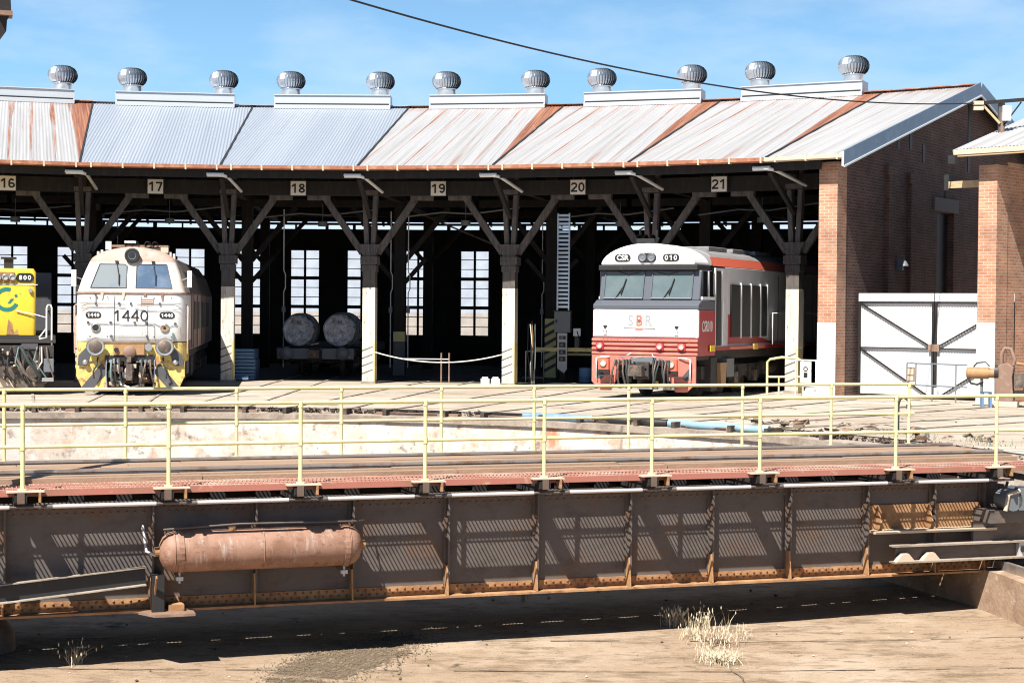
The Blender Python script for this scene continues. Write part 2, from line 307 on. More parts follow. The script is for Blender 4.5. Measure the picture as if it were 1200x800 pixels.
def digits(s,size,m,name,parent,mw,adv=.60,w=.10,depth=.006):
    """figures set one by one so that a 1 has its flag"""
    b=MB(); x=-(len(s)-1)*adv*size/2; H_=.72*size; h=H_/2; t=w*size; D=(0,0,depth)
    def bar(u0,v0,u1,v1): b.prism([(x+u0,v0),(x+u1,v0),(x+u1,v1),(x+u0,v1)],D,m,(1,0,0),(0,1,0))
    def arcs(cx,cy,rx,ry,a0,a1,n=12):
        for k in range(n):
            q0,q1=R_(a0+(a1-a0)*k/n),R_(a0+(a1-a0)*(k+1)/n)
            b.prism([(x+cx+rx*cos(q0),cy+ry*sin(q0)),(x+cx+rx*cos(q1),cy+ry*sin(q1)),(x+cx+(rx-t)*cos(q1),cy+(ry-t)*sin(q1)),(x+cx+(rx-t)*cos(q0),cy+(ry-t)*sin(q0))],D,m,(1,0,0),(0,1,0))
    def line(u0,v0,u1,v1):
        d=Vector((u1-u0,v1-v0)).normalized(); nx,ny=-d.y*t/2,d.x*t/2
        b.prism([(x+u0-nx,v0-ny),(x+u1-nx,v1-ny),(x+u1+nx,v1+ny),(x+u0+nx,v0+ny)],D,m,(1,0,0),(0,1,0))
    r=.25*size
    for ch in s:
        if ch=='1': bar(-t*.1,-h,t*.9,h); line(t*.3,h-t*.5,-.19*size,h-.21*size)
        elif ch=='4': bar(.07*size,-h,.07*size+t,h); line(.10*size,h-t*.4,-.24*size,-h*.36); bar(-.27*size,-h*.44-t*.0,.25*size,-h*.44+t*.85)
        elif ch=='0': arcs(0,0,r,h,0,360,20)
        elif ch=='7': bar(-r,h-t,r,h); line(r-t*.5,h-t*.6,-.06*size,-h)
        elif ch=='8': arcs(0,h*.48,r*.88,h*.52,0,360,14); arcs(0,-h*.46,r,h*.54,0,360,14)
        elif ch=='6': arcs(0,-h*.40,r,h*.60,0,360,14); arcs(0,h*.1,r,h*.9,40,200,10)
        elif ch=='9': arcs(0,h*.40,r,h*.60,0,360,14); arcs(0,-h*.1,r,h*.9,-140,20,10)
        elif ch=='2': arcs(0,h*.42,r,h*.58,-25,175,12); line(r*.80,h*.22,-r*.75,-h+t*.7); bar(-r,-h,r,-h+t)
        x+=adv*size
    o=build(b,name,parent,mw,0); return o
# ---------------------------------------------------------------- camera, sun, sky
cam=bpy.data.cameras.new('camera'); co=bpy.data.objects.new('camera',cam); col.objects.link(co)
cam.sensor_width=36; cam.lens=36*F/1200; cam.clip_end=3000; cam.clip_start=.1
c,s=cos(ROLL),sin(ROLL); ya=Vector((0,-sin(PITCH),cos(PITCH))); fw=Vector((0,cos(PITCH),sin(PITCH))); xa=Vector((1,0,0))
rt=xa*c+ya*s; up=ya*c-xa*s
co.matrix_world=Matrix(((rt.x,up.x,-fw.x,0),(rt.y,up.y,-fw.y,0),(rt.z,up.z,-fw.z,H),(0,0,0,1)))
scene.camera=co
tosun=Vector((-sin(SUN_AZ)*cos(SUN_EL),-cos(SUN_AZ)*cos(SUN_EL),sin(SUN_EL)))
sl=bpy.data.lights.new('sun','SUN'); sl.energy=5.0; sl.angle=R_(.5); sl.color=(1,.955,.87)
so=bpy.data.objects.new('sun',sl); col.objects.link(so); so.rotation_euler=tosun.to_track_quat('Z','Y').to_euler(); so.location=tosun*60
w=bpy.data.worlds.new('World'); scene.world=w; w.use_nodes=True; N=w.node_tree.nodes; L=w.node_tree.links
bg=N['Background']; bg.inputs['Strength'].default_value=.052
sk=N.new('ShaderNodeTexSky'); sk.sky_type='NISHITA'; sk.sun_disc=False; sk.sun_elevation=SUN_EL; sk.sun_rotation=math.atan2(tosun.x,tosun.y); sk.air_density=1.0; sk.dust_density=.35; sk.ozone_density=4.0; sk.altitude=600
tc=N.new('ShaderNodeTexCoord'); mp=N.new('ShaderNodeMapping'); mp.inputs['Scale'].default_value=(1,1,3.2); mp.inputs['Location'].default_value=(.62,0,.3); L.new(tc.outputs['Generated'],mp.inputs[0])
n1=N.new('ShaderNodeTexNoise'); n1.inputs['Scale'].default_value=4.2; n1.inputs['Detail'].default_value=7; n1.inputs['Roughness'].default_value=.55; L.new(mp.outputs[0],n1.inputs['Vector'])
mr=N.new('ShaderNodeMapRange'); mr.inputs['From Min'].default_value=.46; mr.inputs['From Max'].default_value=.68; mr.inputs['To Max'].default_value=.6; L.new(n1.outputs['Fac'],mr.inputs['Value'])
hs=N.new('ShaderNodeHueSaturation'); hs.inputs['Saturation'].default_value=1.25; hs.inputs['Value'].default_value=.55; L.new(sk.outputs[0],hs.inputs['Color'])
sp=N.new('ShaderNodeSeparateXYZ'); L.new(tc.outputs['Generated'],sp.inputs[0])
er=N.new('ShaderNodeMapRange'); er.interpolation_type='SMOOTHSTEP'; er.inputs['From Min'].default_value=.36; er.inputs['From Max'].default_value=.08; er.inputs['To Max'].default_value=.95; L.new(sp.outputs[2],er.inputs['Value'])
hz_=N.new('ShaderNodeMix'); hz_.data_type='RGBA'; L.new(er.outputs[0],hz_.inputs['Factor']); L.new(hs.outputs[0],hz_.inputs['A']); hz_.inputs['B'].default_value=(4.1,8.0,12.7,1)
e2=N.new('ShaderNodeMapRange'); e2.interpolation_type='SMOOTHSTEP'; e2.inputs['From Min'].default_value=.105; e2.inputs['From Max'].default_value=.02; L.new(sp.outputs[2],e2.inputs['Value'])
h2=N.new('ShaderNodeMix'); h2.data_type='RGBA'; L.new(e2.outputs[0],h2.inputs['Factor']); L.new(hz_.outputs['Result'],h2.inputs['A']); h2.inputs['B'].default_value=(9.6,10.6,11.8,1)
mx=N.new('ShaderNodeMix'); mx.data_type='RGBA'; L.new(mr.outputs[0],mx.inputs['Factor']); L.new(h2.outputs['Result'],mx.inputs['A']); mx.inputs['B'].default_value=(8.4,9.9,11.6,1)
L.new(mx.outputs['Result'],bg.inputs['Color'])
scene.view_settings.view_transform='Standard'; scene.view_settings.look='None'; scene.view_settings.exposure=.88; scene.view_settings.gamma=1
scene.cycles.filter_width=1.1; scene.cycles.diffuse_bounces=1; scene.cycles.max_bounces=6; scene.cycles.transparent_max_bounces=12; scene.cycles.caustics_reflective=False; scene.cycles.caustics_refractive=False
# ---------------------------------------------------------------- ground
def ring(radii,zs,m,name,seg=160,a0=0,a1=2*math.pi,jit=0):
    b=MB(); full=abs(a1-a0-2*math.pi)<1e-6; n=seg if full else seg+1; vs=[]
    for r,z in zip(radii,zs):
        for k in range(n):
            a=a0+(a1-a0)*k/seg; vs.append(pol(r,a,z+(random.uniform(-jit,jit))))
    fs=[]
    for i in range(len(radii)-1):
        for k in range(seg):
            l=(k+1)%n; fs.append((i*n+k,i*n+l,(i+1)*n+l,(i+1)*n+k))
    b.add(vs,fs,m); return b
b=ring([16.5,17.5,19,21,24,27,30,34,45,70,140,400,1500],[0]*13,'concrete','ground')
structure(build(b,'ground'))
b=ring([49.6,70,130],[.012,.012,.012],'pane_whitener','pane_whitener',60,R_(-50),R_(60)); structure(build(b,'pane_whitener'))  # pale sheet added behind the shed to whiten the windows
b=MB(); vs=[];fs=[];rs=[0,2,4,6,8,10,12,13.5,14.9,16.0]; n=120
for r in rs:
    for k in range(n): vs.append(pol(r,2*math.pi*k/n,ZP+.14*(r/16)**4+random.uniform(-.008,.008)))
for i in range(len(rs)-1):
    for k in range(n): fs.append((i*n+k,i*n+(k+1)%n,(i+1)*n+(k+1)%n,(i+1)*n+k))
b.add(vs,fs,'pitfloor',True); structure(build(b,'pit_floor'))
# pit wall with its coping and the ring rail on its kerb
pw=thing('pit_wall','round whitewashed concrete wall lining the turntable pit, paint peeling with rust stains','pit wall',Matrix.Translation(pol(RP,R_(20),ZP)))
b=ring([16.0,16.0],[-.24,ZP-.1],'pitwall','wall',240); build(b,'wall',pw,Matrix())
b=ring([16.52,16.5,15.94,15.94,16.05],[.0,-.10,-.11,-.245,-.245],'coping','coping',240,jit=.006); build(b,'coping',pw,Matrix())
kb=thing('ring_kerb','concrete kerb ring round the pit floor with a curved rail on top','kerb',Matrix.Translation(pol(14.9,R_(78),ZP)))
b=ring([14.9,14.93,15.5,15.55],[ZP-.05,-1.66,-1.66,ZP-.05],'pitkerb','kerb',180,jit=.012)

build(b,'kerb',kb,Matrix())
b=ring([15.16,15.16,15.24,15.24],[-1.66,-1.52,-1.52,-1.66],'railsteel','ring_rail',200); build(b,'ring_rail',kb,Matrix())
# dark broken edge between apron and coping
b=MB(); rnd=random.Random(3)
for k in range(2600):
    a=R_(rnd.uniform(-40,75)); 
    if math.sin(a*9)*.5+math.sin(a*23+1)*.5<rnd.uniform(-1.2,.35): continue
    p=pol(16.5+rnd.uniform(-.16,.1),a,-.06+rnd.uniform(-.03,.05)); s_=rnd.uniform(.02,.075)
    b.add([p+Vector((rnd.uniform(-1,1),rnd.uniform(-1,1),rnd.uniform(-.6,.6))).normalized()*s_*rnd.uniform(.6,1.3) for _ in range(6)],[(0,1,2),(0,2,3),(0,3,4),(0,4,1),(5,2,1),(5,3,2),(5,4,3),(5,1,4)],'rubble')
stuff(build(b,'rubble'),'dark broken rubble scattered along the far rim of the pit','rubble')
# yard tracks set in the apron, two flush rails each
for i in range(-3,8):
    a=phi(i)+DEL/2; b=MB()
    for sx in (-.72,.72):
        b.box((sx-.035,16.42,-.02),(sx+.035,48 if i<5 else 27.5,.02),'coping')
        yy=16.8
        while yy<(46 if i<5 else 27): l_=random.uniform(.6,2.6); b.box((sx+.037,yy,.002),(sx+.037+random.uniform(.012,.03),yy+l_,.006),'rubble'); yy+=l_+random.uniform(.1,1.6)
        b.box((sx-.045,16.0,-.12),(sx+.045,16.42,.022),'rubble')
    structure(build(b,'railway_track',None,MR(a)))
# heavy timbers at the rim under the tracks
for k,(i,w_) in enumerate([(0,.0),(1,0),(3,0),(4,0),(5,0.3),(6,0.1)]):
    b=MB(); b.box((-1.0,16.2,-.11),(1.0+w_,16.40,-.045),'brownmetal'); b.box((-1.15,16.42,-.03),(.9,16.54,.012),'darktimber')
    b.box((-.66,16.19,-.09),(.5,16.2,-.05),'rubble')
    tag(build(b,'rim_timber',None,MR(phi(i)+DEL/2),.01),['rotten timber under the rails at the pit rim before the white locomotive','rotten timber under the rails at the pit rim before the bay with two wrapped rolls','rotten timber under the rails at the pit rim before the empty bay numbered 20','rotten timber under the rails at the pit rim before the red and white locomotive','brown timber beam at the pit rim between the two blue pipe lengths','short dark timber beam at the pit rim right of the pale blue pipe'][k],'timber','timbers at the pit rim')
# long cracks and slab joints in the apron
b=MB(); rnd=random.Random(11)
for k in range(34):
    a=R_(rnd.uniform(-20,60)); r=rnd.uniform(17.2,27); pts=[]
    for q in range(9): pts.append((r,a)); a+=R_(rnd.uniform(.3,1.1)); r+=rnd.uniform(-.25,.25)
    wd=rnd.uniform(.012,.04)
    for (r0,a0),(r1,a1) in zip(pts,pts[1:]):
        b.add([pol(r0-wd,a0,.008),pol(r0+wd,a0,.008),pol(r1+wd,a1,.008),pol(r1-wd,a1,.008)],[(0,1,2,3)],'rubble')
structure(build(b,'ground_cracks'))
# gravel spill and pebbles on the pit floor
b=MB(); rnd=random.Random(5); poly=[(-2.95,20.6),(-2.35,20.9),(-1.75,22.0),(-1.2,23.3),(-1.45,24.1),(-2.0,23.7),(-2.75,22.6),(-3.1,21.4)]
def inside(x,y):
    r=False
    for (x0,y0),(x1,y1) in zip(poly,poly[1:]+poly[:1]):
        if (y0>y)!=(y1>y) and x<(x1-x0)*(y-y0)/(y1-y0)+x0: r=not r
    return r
def pebble(b,x,y,z,s_,m):
    p=Vector((x,y,z+s_*.3+.006)); b.add([p+Vector((dx*s_*rnd.uniform(.6,1.2),dy*s_*rnd.uniform(.6,1.2),dz*s_*rnd.uniform(.4,.8))) for dx,dy,dz in ((0,0,1),(1,0,0),(0,1,0),(-1,0,0),(0,-1,0),(0,0,-1))],[(0,1,2),(0,2,3),(0,3,4),(0,4,1),(5,2,1),(5,3,2),(5,4,3),(5,1,4)],m)
fl=lambda x,y: ZP+.14*(math.hypot(x-C[0],y-C[1])/16)**4
cnt=0
bb=MB(); ctr=(sum(q[0] for q in poly)/len(poly),sum(q[1] for q in poly)/len(poly)); out=[]
for (xa,ya),(xb,yb_) in zip(poly,poly[1:]+poly[:1]):
    for q in range(10):
        t=q/10; x=xa+(xb-xa)*t+rnd.gauss(0,.05); y=ya+(yb_-ya)*t+rnd.gauss(0,.08); out.append((x,y,fl(x,y)+.003))
bb.add([(ctr[0],ctr[1],fl(*ctr)+.006)]+out,[(0,k+1,(k+1)%len(out)+1) for k in range(len(out))],'dirt'); stuff(build(bb,'gravel_bed',None,None,0),'dark dirt spilled under the gravel patch','dirt')
while cnt<8000:
    x,y=rnd.uniform(-3.3,-1),rnd.uniform(20.3,24.4)
    q=inside(x+rnd.gauss(0,.2),y+rnd.gauss(0,.28))
    if q: pebble(b,x,y,fl(x,y),rnd.choice((.004,.005,.006,.008,.008,.012,.018)),'stone'); cnt+=1
for k in range(1500):
    x,y=rnd.uniform(-7,9),rnd.uniform(19.5,28); pebble(b,x,y,fl(x,y),rnd.choice((.005,.006,.008,.012,.02,.03) if k%9==0 else (.004,.006,.008)),rnd.choice(('stone','rubble','bracket')))
stuff(build(b,'gravel'),'dark gravel spilled in a patch on the pit floor','gravel')
b=MB(); rnd=random.Random(12)
for (xa,ya,xb,yb_) in ((-7,23.6,2.9,23.7),(3.0,23.6,10,23.95),(3.05,20,2.75,24.9),(-1.2,19,-1.6,23.6),(-7,21.6,2.9,21.7),(3,21.7,9,21.9)):
    n=30; prev=None
    for q in range(n+1):
        t=q/n; x=xa+(xb-xa)*t+rnd.gauss(0,.012); y=ya+(yb_-ya)*t+rnd.gauss(0,.012); wd=rnd.uniform(.006,.02); z=fl(x,y)+.012; dx,dy=(wd,0) if abs(xb-xa)<abs(yb_-ya) else (0,wd)
        cur=[(x-dx,y-dy,z),(x+dx,y+dy,z)]
        if prev and rnd.random()<.8: b.add(prev+cur,[(0,1,3,2)],'stone' if rnd.random()<.7 else 'rubble')
        prev=cur
structure(build(b,'pit_floor_joints'))
# dry grass
def tuft(x,y,n,h,spread,seed,label,mats=('straw','straw2'),group='dry grass tufts on the pit floor',lean=.5):
    rnd=random.Random(seed); b=MB(); z=0
    for k in range(n):
        a=rnd.uniform(0,6.28); r=abs(rnd.gauss(0,spread)); px,py=r*cos(a),r*sin(a); hh=h*rnd.uniform(.45,1.1); t=rnd.uniform(0,6.28); l=rnd.uniform(.1,lean)*hh; wd=rnd.uniform(.0025,.006)
        p=[Vector((px,py,0)),Vector((px+l*.3*cos(t),py+l*.3*sin(t),hh*.55)),Vector((px+l*cos(t),py+l*sin(t),hh))]
        sd=Vector((-sin(t+rnd.uniform(-1,1)),cos(t),0)).normalized()*wd; m=rnd.choice(mats)
        b.add([p[0]-sd,p[0]+sd,p[1]-sd*.8,p[1]+sd*.8,p[2]],[(0,1,3,2),(2,3,4)],m)
        if rnd.random()<.25:
            q=p[2]; b.add([q+Vector((0,0,.03)),q+Vector((.008,0,0)),q+Vector((0,.008,0)),q-Vector((.008,0,0)),q-Vector((0,0,.03))],[(0,1,2),(0,2,3),(0,3,1),(4,2,1),(4,3,2),(4,1,3)],'straw2')
    tag(build(b,'dry_grass',None,Matrix.Translation((x,y,fl(x,y))),0,False),label,'grass tuft',group)
tuft(2.48,24.9,340,.24,.10,1,'bushy tuft of dry straw grass at the edge of the girder shadow',lean=1.1)
tuft(2.88,24.55,90,.30,.18,7,'sparse upright dry grass stems just behind the widest straw tuft',lean=.6)
tuft(2.95,23.5,210,.19,.24,2,'widest tuft of dry straw grass growing from a floor joint',lean=1.6,mats=('straw','straw2','brownmetal'))
tuft(2.80,22.3,330,.15,.17,3,'pale matted tuft of dry grass at the bottom edge of the photo',lean=2.2)
tuft(2.62,23.9,60,.16,.10,13,'thin wisp of dry grass between the bushy tuft and the widest tuft',lean=1.5)
tuft(3.35,23.9,26,.22,.10,14,'few short dry stems just right of the widest straw tuft',lean=1.2)
tuft(-5.72,21.9,60,.26,.07,4,'thin wiry dry weed alone on the floor at the left',lean=1.6)
tuft(.22,26.9,30,.2,.06,9,'tiny dry weed under the girder in its shadow')
# ---------------------------------------------------------------- turntable
tt=thing('turntable','long riveted steel railway turntable with yellow handrails spanning the pit','turntable',MT@Matrix.Translation((0,0,ZP)))
LT=15.75
NEAR=[.43,2.24,3.96,5.67,7.38,9.0,10.7,12.95,14.7]+[-1.3,-3.0,-4.75,-6.45,-8.2,-9.9,-11.7,-13.5,-15.2]
FAR=[.31,2.07,3.75,5.4,7.04,8.62,10.29,12.39,14.1,15.65]+[-1.4,-3.1,-4.8,-6.5,-8.2,-9.9,-11.7,-13.5,-15.2]
STIF=[-14.8,-13.5,-12.2,-10.9,-9.6,-8.3,-7,-5.7,-4.4,-3.1,-1.5,.23,2.11,3.48,4.82,6.18,7.5,8.93,10.24,11.52,12.84,14.01,14.9]
for sy,lab in ((-1,'near girder'),(1,'far girder')):
    b=MB(); y=1.30*sy
    b.box((-15.2,y-.01,-1.67),(15.2,y+.01,-.29),'steel')
    b.box((-15.2,y-.19,-.29),(15.2,y+.19,-.262),'steel'); b.box((-15.2,y-.20,-1.70),(15.2,y+.20,-1.67),'rust')
    o=y+sy*.012
    b.box((-15.2,min(o,o+sy*.016),-1.667),(15.2,max(o,o+sy*.016),-1.535),'rust')
    b.box((-15.2,min(o,o+sy*.016),-.43),(15.2,max(o,o+sy*.016),-.293),'steel')
    g=build(b,'girder',tt,MT)
    e=y+sy*.03; f=e+sy*.11; b=MB()
    b.box((-.012,min(e,f),-1.53),(.012,max(e,f),-.30),'steel'); b.box((-.055,min(e,e+sy*.012),-1.53),(-.013,max(e,e+sy*.012),-.30),'steel')
    b.prism([(e,-1.665),(y+sy*.195,-1.665),(f,-1.25),(e,-1.25)],(.02,0,0),'rust',(0,1,0),(0,0,1),(-.034,0,0))
    sp_=None
    for x in STIF:
        if sp_ is None: sp_=build(b,'stiffener',g,MT@Matrix.Translation((x,0,0)))
        else: dup(sp_,g,MT@Matrix.Translation((x,0,0)))
    if sy<0:
        b=MB(); x=-15
        while x<15.1:
            if not any(abs(x-q)<.05 for q in STIF):
                for dz,dx in ((-1.565,0),(-1.625,.055),(-.33,0),(-.39,.055)):
                    p=Vector((x+dx,y-.028,dz)); b.lathe([(.019,0),(.016,.009),(.008,.015),(.001,.017)],'rivet',p,(0,-1,0),7)
            x+=.11
        build(b,'rivet_row',g,MT)
# cross bracing between the girders
b=MB(); x=-15
while x<15.2:
    b.box((x-.05,-1.285,-.9),(x+.05,1.285,-.8),'steel'); b.beam((x,-1.28,-1.6),(x+1.3,1.28,-1.6),.08,.08,'steel'); b.beam((x,1.28,-1.5),(x+1.3,-1.28,-1.5),.08,.08,'steel'); x+=1.3
build(b,'cross_bracing',tt,MT)
# sleepers, planking, rails
b=MB(); x=-15.6; rnd=random.Random(2)
while x<15.6:
    if not any(abs(x-q)<.2 for q in NEAR): b.box((x-.10,-1.16,-.255),(x+.10,1.16,-.10),'darktimber')
    x+=.62
build(b,'sleepers',tt,MT)
b=MB()
for y0,y1,zt in ((-1.14,-.96,.055),(-.955,-.785,.075),(-.645,-.39,.085),(-.385,-.13,.088),(-.125,.125,.086),(.13,.385,.088),(.39,.645,.085),(.785,.955,.075),(.96,1.14,.055)):
    x=-15.7
    while x<15.7:
        l=rnd.uniform(2.2,4.6); x1=min(15.7,x+l); b.box((x+.006,y0,-.06),(x1-.006,y1,zt+rnd.uniform(-.008,.008)),'timber'); x=x1
build(b,'planking',tt,MT)
for sy in (-1,1):
    b=MB(); y=.72*sy
    b.prism([(-.07,0),(.07,0),(.07,.012),(.012,.03),(.012,.10),(.036,.112),(.036,.145),(-.036,.145),(-.036,.112),(-.012,.10),(-.012,.03),(-.07,.012)],(31.4,0,0),'railsteel',(0,1,0),(0,0,1),(-15.7,y,-.012))
    build(b,'running_rail',tt,MT)
for sy in (-1,1):
    b=MB(); pitch=.056; x=-15.7
    segs=NEAR if sy<0 else FAR
    while x<15.7:
        b.box((x-.006,min(sy*1.17,sy*1.97),-.016),(x+.006,max(sy*1.17,sy*1.97),0),'grating'); x+=pitch
    for y in (1.17,1.57,1.965): b.box((-15.7,sy*y-.018,-.042),(15.7,sy*y+.018,-.004),'grating')
    for y in (1.37,1.77): b.box((-15.7,sy*y-.005,-.018),(15.7,sy*y+.005,-.003),'grating')
    gr=build(b,'walkway_grating',tt,MT)
    b=MB(); b.box((-15.75,min(sy*1.985,sy*2.0),-.075),(15.75,max(sy*1.985,sy*2.0),.006),'redoxide'); build(b,'edge_angle',gr,MT)
    om=None; x=0; b=MB()
    if 1:  # outrigger beams that carry the walkway, with a pale top plate at each post
        b.prism([(.2,-.25),(1.9,-.22),(2.14,-.13),(2.14,-.045),(.2,-.045)],(.15,0,0),'darktimber',(0,sy,0),(0,0,1),(x-.10,0,0))
        b.box((x-.20,min(sy*2.003,sy*2.13),-.014),(x+.26,max(sy*2.003,sy*2.13),.004),'bracket')
        b.box((x-.07,min(sy*2.141,sy*2.152),-.15),(x+.02,max(sy*2.141,sy*2.152),-.016),'steel')
        b.box((x+.19,min(sy*2.003,sy*2.13),-.14),(x+.22,max(sy*2.003,sy*2.13),-.016),'rust')
    for x in segs:
        if om is None: om=build(b,'outrigger_beam',gr,MT@Matrix.Translation((x,0,0)))
        else: dup(om,gr,MT@Matrix.Translation((x,0,0)))
    # handrail
    b=MB(); y=sy*2.0; x1=15.75; 
    b.tube([(-15.75,y,1.075),(x1,y,1.075)],.027,'yellowrail',8); b.tube([(-15.75,y,.55),(x1,y,.55)],.024,'yellowrail',8)
    hr=build(b,'handrail',tt,MT)
    pm=None
    for x in segs:
        if pm is None:
            p=MB(); p.tube([(0,0,0),(0,0,1.075)],.027,'yellowrail',8); p.drum((0,0,.012),(0,0,1),.06,.024,'yellowrail',10)
            for z in (.55,1.06): p.tube([(0,0,z-.045),(0,0,z+.03)],.035,'yellowrail',8)
            pm=build(p,'post',hr,MT@Matrix.Translation((x,y,0)))
        else: dup(pm,hr,MT@Matrix.Translation((x,y,0)))
# pale conduit along the walkway edge, gapped at posts to draw bracket shadows
ns_=sorted(NEAR)
for x0,x1 in zip(ns_,ns_[1:]):
    b=MB(); b.tube([(x0+.30,-2.035,-.205),(x1-.16,-2.035,-.205)],.026,'conduit',8); b.tube([(x0+.26,-2.035,-.205),(x0+.36,-2.035,-.205)],.034,'steel',8); build(b,'conduit',tt,MT)
b=MB(); b.tube([(-15.5,-2.03,-.205),(15.0,-2.03,-.205)],.018,'steel',6); build(b,'conduit_shadow',tt,MT)  # thin dark run fills the gaps as the shaded conduit
# air tank slung beside the web
b=MB(); r=.275; cx=(2.15,4.86); yt=-1.70; zt=-.875
b.lathe([(.001,0),(.10,.012),(.19,.05),(.25,.11),(.275,.19),(.275,2.52),(.25,2.60),(.19,2.66),(.10,2.70),(.001,2.71)],'tank',(2.15,yt,zt),(1,0,0),32)
tk=build(b,'air_tank',tt,MT)
for x in (2.42,4.62):
    b=MB()
    pts=[(x,yt+.283*cos(t),zt+.283*sin(t)) for t in [2*math.pi*k/24 for k in range(24)]]
    for p,q in zip(pts,pts[1:]+pts[:1]): b.beam(p,q,.07,.012,'tank',up=(1,0,0)) if False else b.beam(p,q,.012,.07,'tank',up=(1,0,0))
    b.tube([(x,yt-.02,zt-.28),(x,yt-.02,zt-.42)],.016,'conduit',6); b.cbox((x,yt-.02,zt-.36),(.09,.07,.05),'conduit')
    b.beam((x,yt+.05,zt-.33),(x,-1.33,zt-.33),.06,.06,'steel')
    build(b,'tank_strap',tk,MT)
for x in (2.34,3.5,4.67):
    b=MB(); b.tube([(x,yt+.277*cos(t),zt+.277*sin(t)) for t in [2*math.pi*k/24 for k in range(24)]],.008,'tank',5,False,True)
    build(b,'weld_seam',tk,MT)
b=MB(); b.drum((3.1,yt-.06,zt+.27),(0,-.2,1),.05,.07,'rust',10); b.drum((2.13,yt,zt),(1,0,0),.06,.06,'rust',12); b.drum((4.88,yt,zt),(1,0,0),.06,.06,'rust',12); build(b,'tank_fitting',tk,MT)
b=MB(); b.tube([(2.2,yt-.1,zt+.30),(3.2,yt-.1,zt+.345),(4.75,yt-.1,zt+.33),(4.95,-1.5,zt+.3)],.014,'steel',6); b.tube([(2.12,yt,zt-.05),(2.0,yt+.05,zt),(1.98,-1.36,zt+.3)],.02,'conduit',6); build(b,'air_pipe',tk,MT)
# support shelf under the tank's left end, sloping arm beyond it
b=MB(); b.prism([(1.82,-1.33),(2.1,-1.80),(2.62,-1.80),(2.62,-1.33)],(0,0,.035),'brownmetal',(1,0,0),(0,1,0),(0,0,-1.72)); b.box((2.08,-1.60,-1.685),(2.24,-1.34,-1.2),'black'); b.beam((2.12,-1.42,-1.67),(2.12,-1.75,-1.2),.02,.05,'rust'); b.box((2.3,-1.6,-1.685),(2.5,-1.35,-1.6),'rust')
build(b,'support_shelf',tt,MT)
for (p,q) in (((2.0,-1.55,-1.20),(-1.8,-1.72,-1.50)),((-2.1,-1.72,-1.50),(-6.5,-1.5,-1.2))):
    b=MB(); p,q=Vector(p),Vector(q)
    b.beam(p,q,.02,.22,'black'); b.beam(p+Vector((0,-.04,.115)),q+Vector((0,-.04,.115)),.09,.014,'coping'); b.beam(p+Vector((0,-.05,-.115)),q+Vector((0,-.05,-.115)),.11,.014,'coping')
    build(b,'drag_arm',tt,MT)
# right-hand end truck: ledge, link beam, wheels on the ring rail
b=MB(); b.box((12.86,-1.62,-1.03),(15.0,-1.33,-.99),'bracket'); b.box((12.9,-1.345,-.99),(14.85,-1.332,-.62),'rust')
for x in (13.0,13.9,14.8): b.prism([(-1.33,-1.0),(-1.60,-1.0),(-1.40,-.62),(-1.33,-.62)],(.02,0,0),'rust',(0,1,0),(0,0,1),(x,0,0))
build(b,'machinery_ledge',tt,MT)
b=MB(); b.box((13.2,-1.62,-1.45),(15.62,-1.60,-1.22),'steel'); b.box((13.1,-1.74,-1.22),(15.6,-1.60,-1.195),'coping'); b.box((13.1,-1.76,-1.465),(15.6,-1.60,-1.44),'coping')
b.box((15.35,-1.70,-1.44),(15.55,-1.615,-1.22),'conduit'); b.drum((15.42,-1.72,-1.33),(0,1,0),.05,.05,'black',12)
for x in (13.3,13.75): b.prism([(-.16,0),(.16,0),(.05,.12),(-.05,.12)],(0,.1,0),'bracket',(1,0,0),(0,0,1),(x,-1.76,-1.44))
build(b,'end_beam',tt,MT)
for sx in (1,-1):
    for y in (-1.25,1.25):
        b=MB(); b.lathe([(.001,-.07),(.20,-.07),(.235,-.06),(.235,.05),(.27,.05),(.27,.07),(.001,.07)],'brownmetal',(sx*15.15,y,-1.285),(1,0,0),28); b.drum((sx*15.15,y,-1.285),(1,0,0),.07,.24,'greasy',16); build(b,'wheel',tt,MT)
b=MB()
b=MB()
for y in (-1.55,-.95,.95,1.55): b.box((14.6,y-.03,-1.2),(15.6,y+.03,-.9),'steel')
b.box((14.75,-1.8,-.9),(15.5,1.8,-.7),'steel'); b.drum((15.1,-1.75,-.55),(0,1,0),.16,.3,'elecgrey'); b.box((15.2,-1.9,-.7),(15.45,-1.6,-.35),'elecgrey'); b.tube([(14.95,-1.9,-.7),(15.0,-1.9,-.45),(15.2,-1.9,-.4)],.035,'bracket')
build(b,'end_truck',tt,MT); b=MB()
for y in (-1.55,-.95,.95,1.55): b.box((-15.6,y-.03,-1.2),(-14.6,y+.03,-.9),'steel')
b.box((-15.5,-1.8,-.9),(-14.75,1.8,-.7),'steel')
build(b,'end_truck',tt,MT)
b=MB(); b.lathe([(.42,ZP+.02),(.40,-2.1),(.28,-1.95),(.28,-1.72),(.001,-1.72)],'steel'); build(b,'centre_pivot',tt,MT)
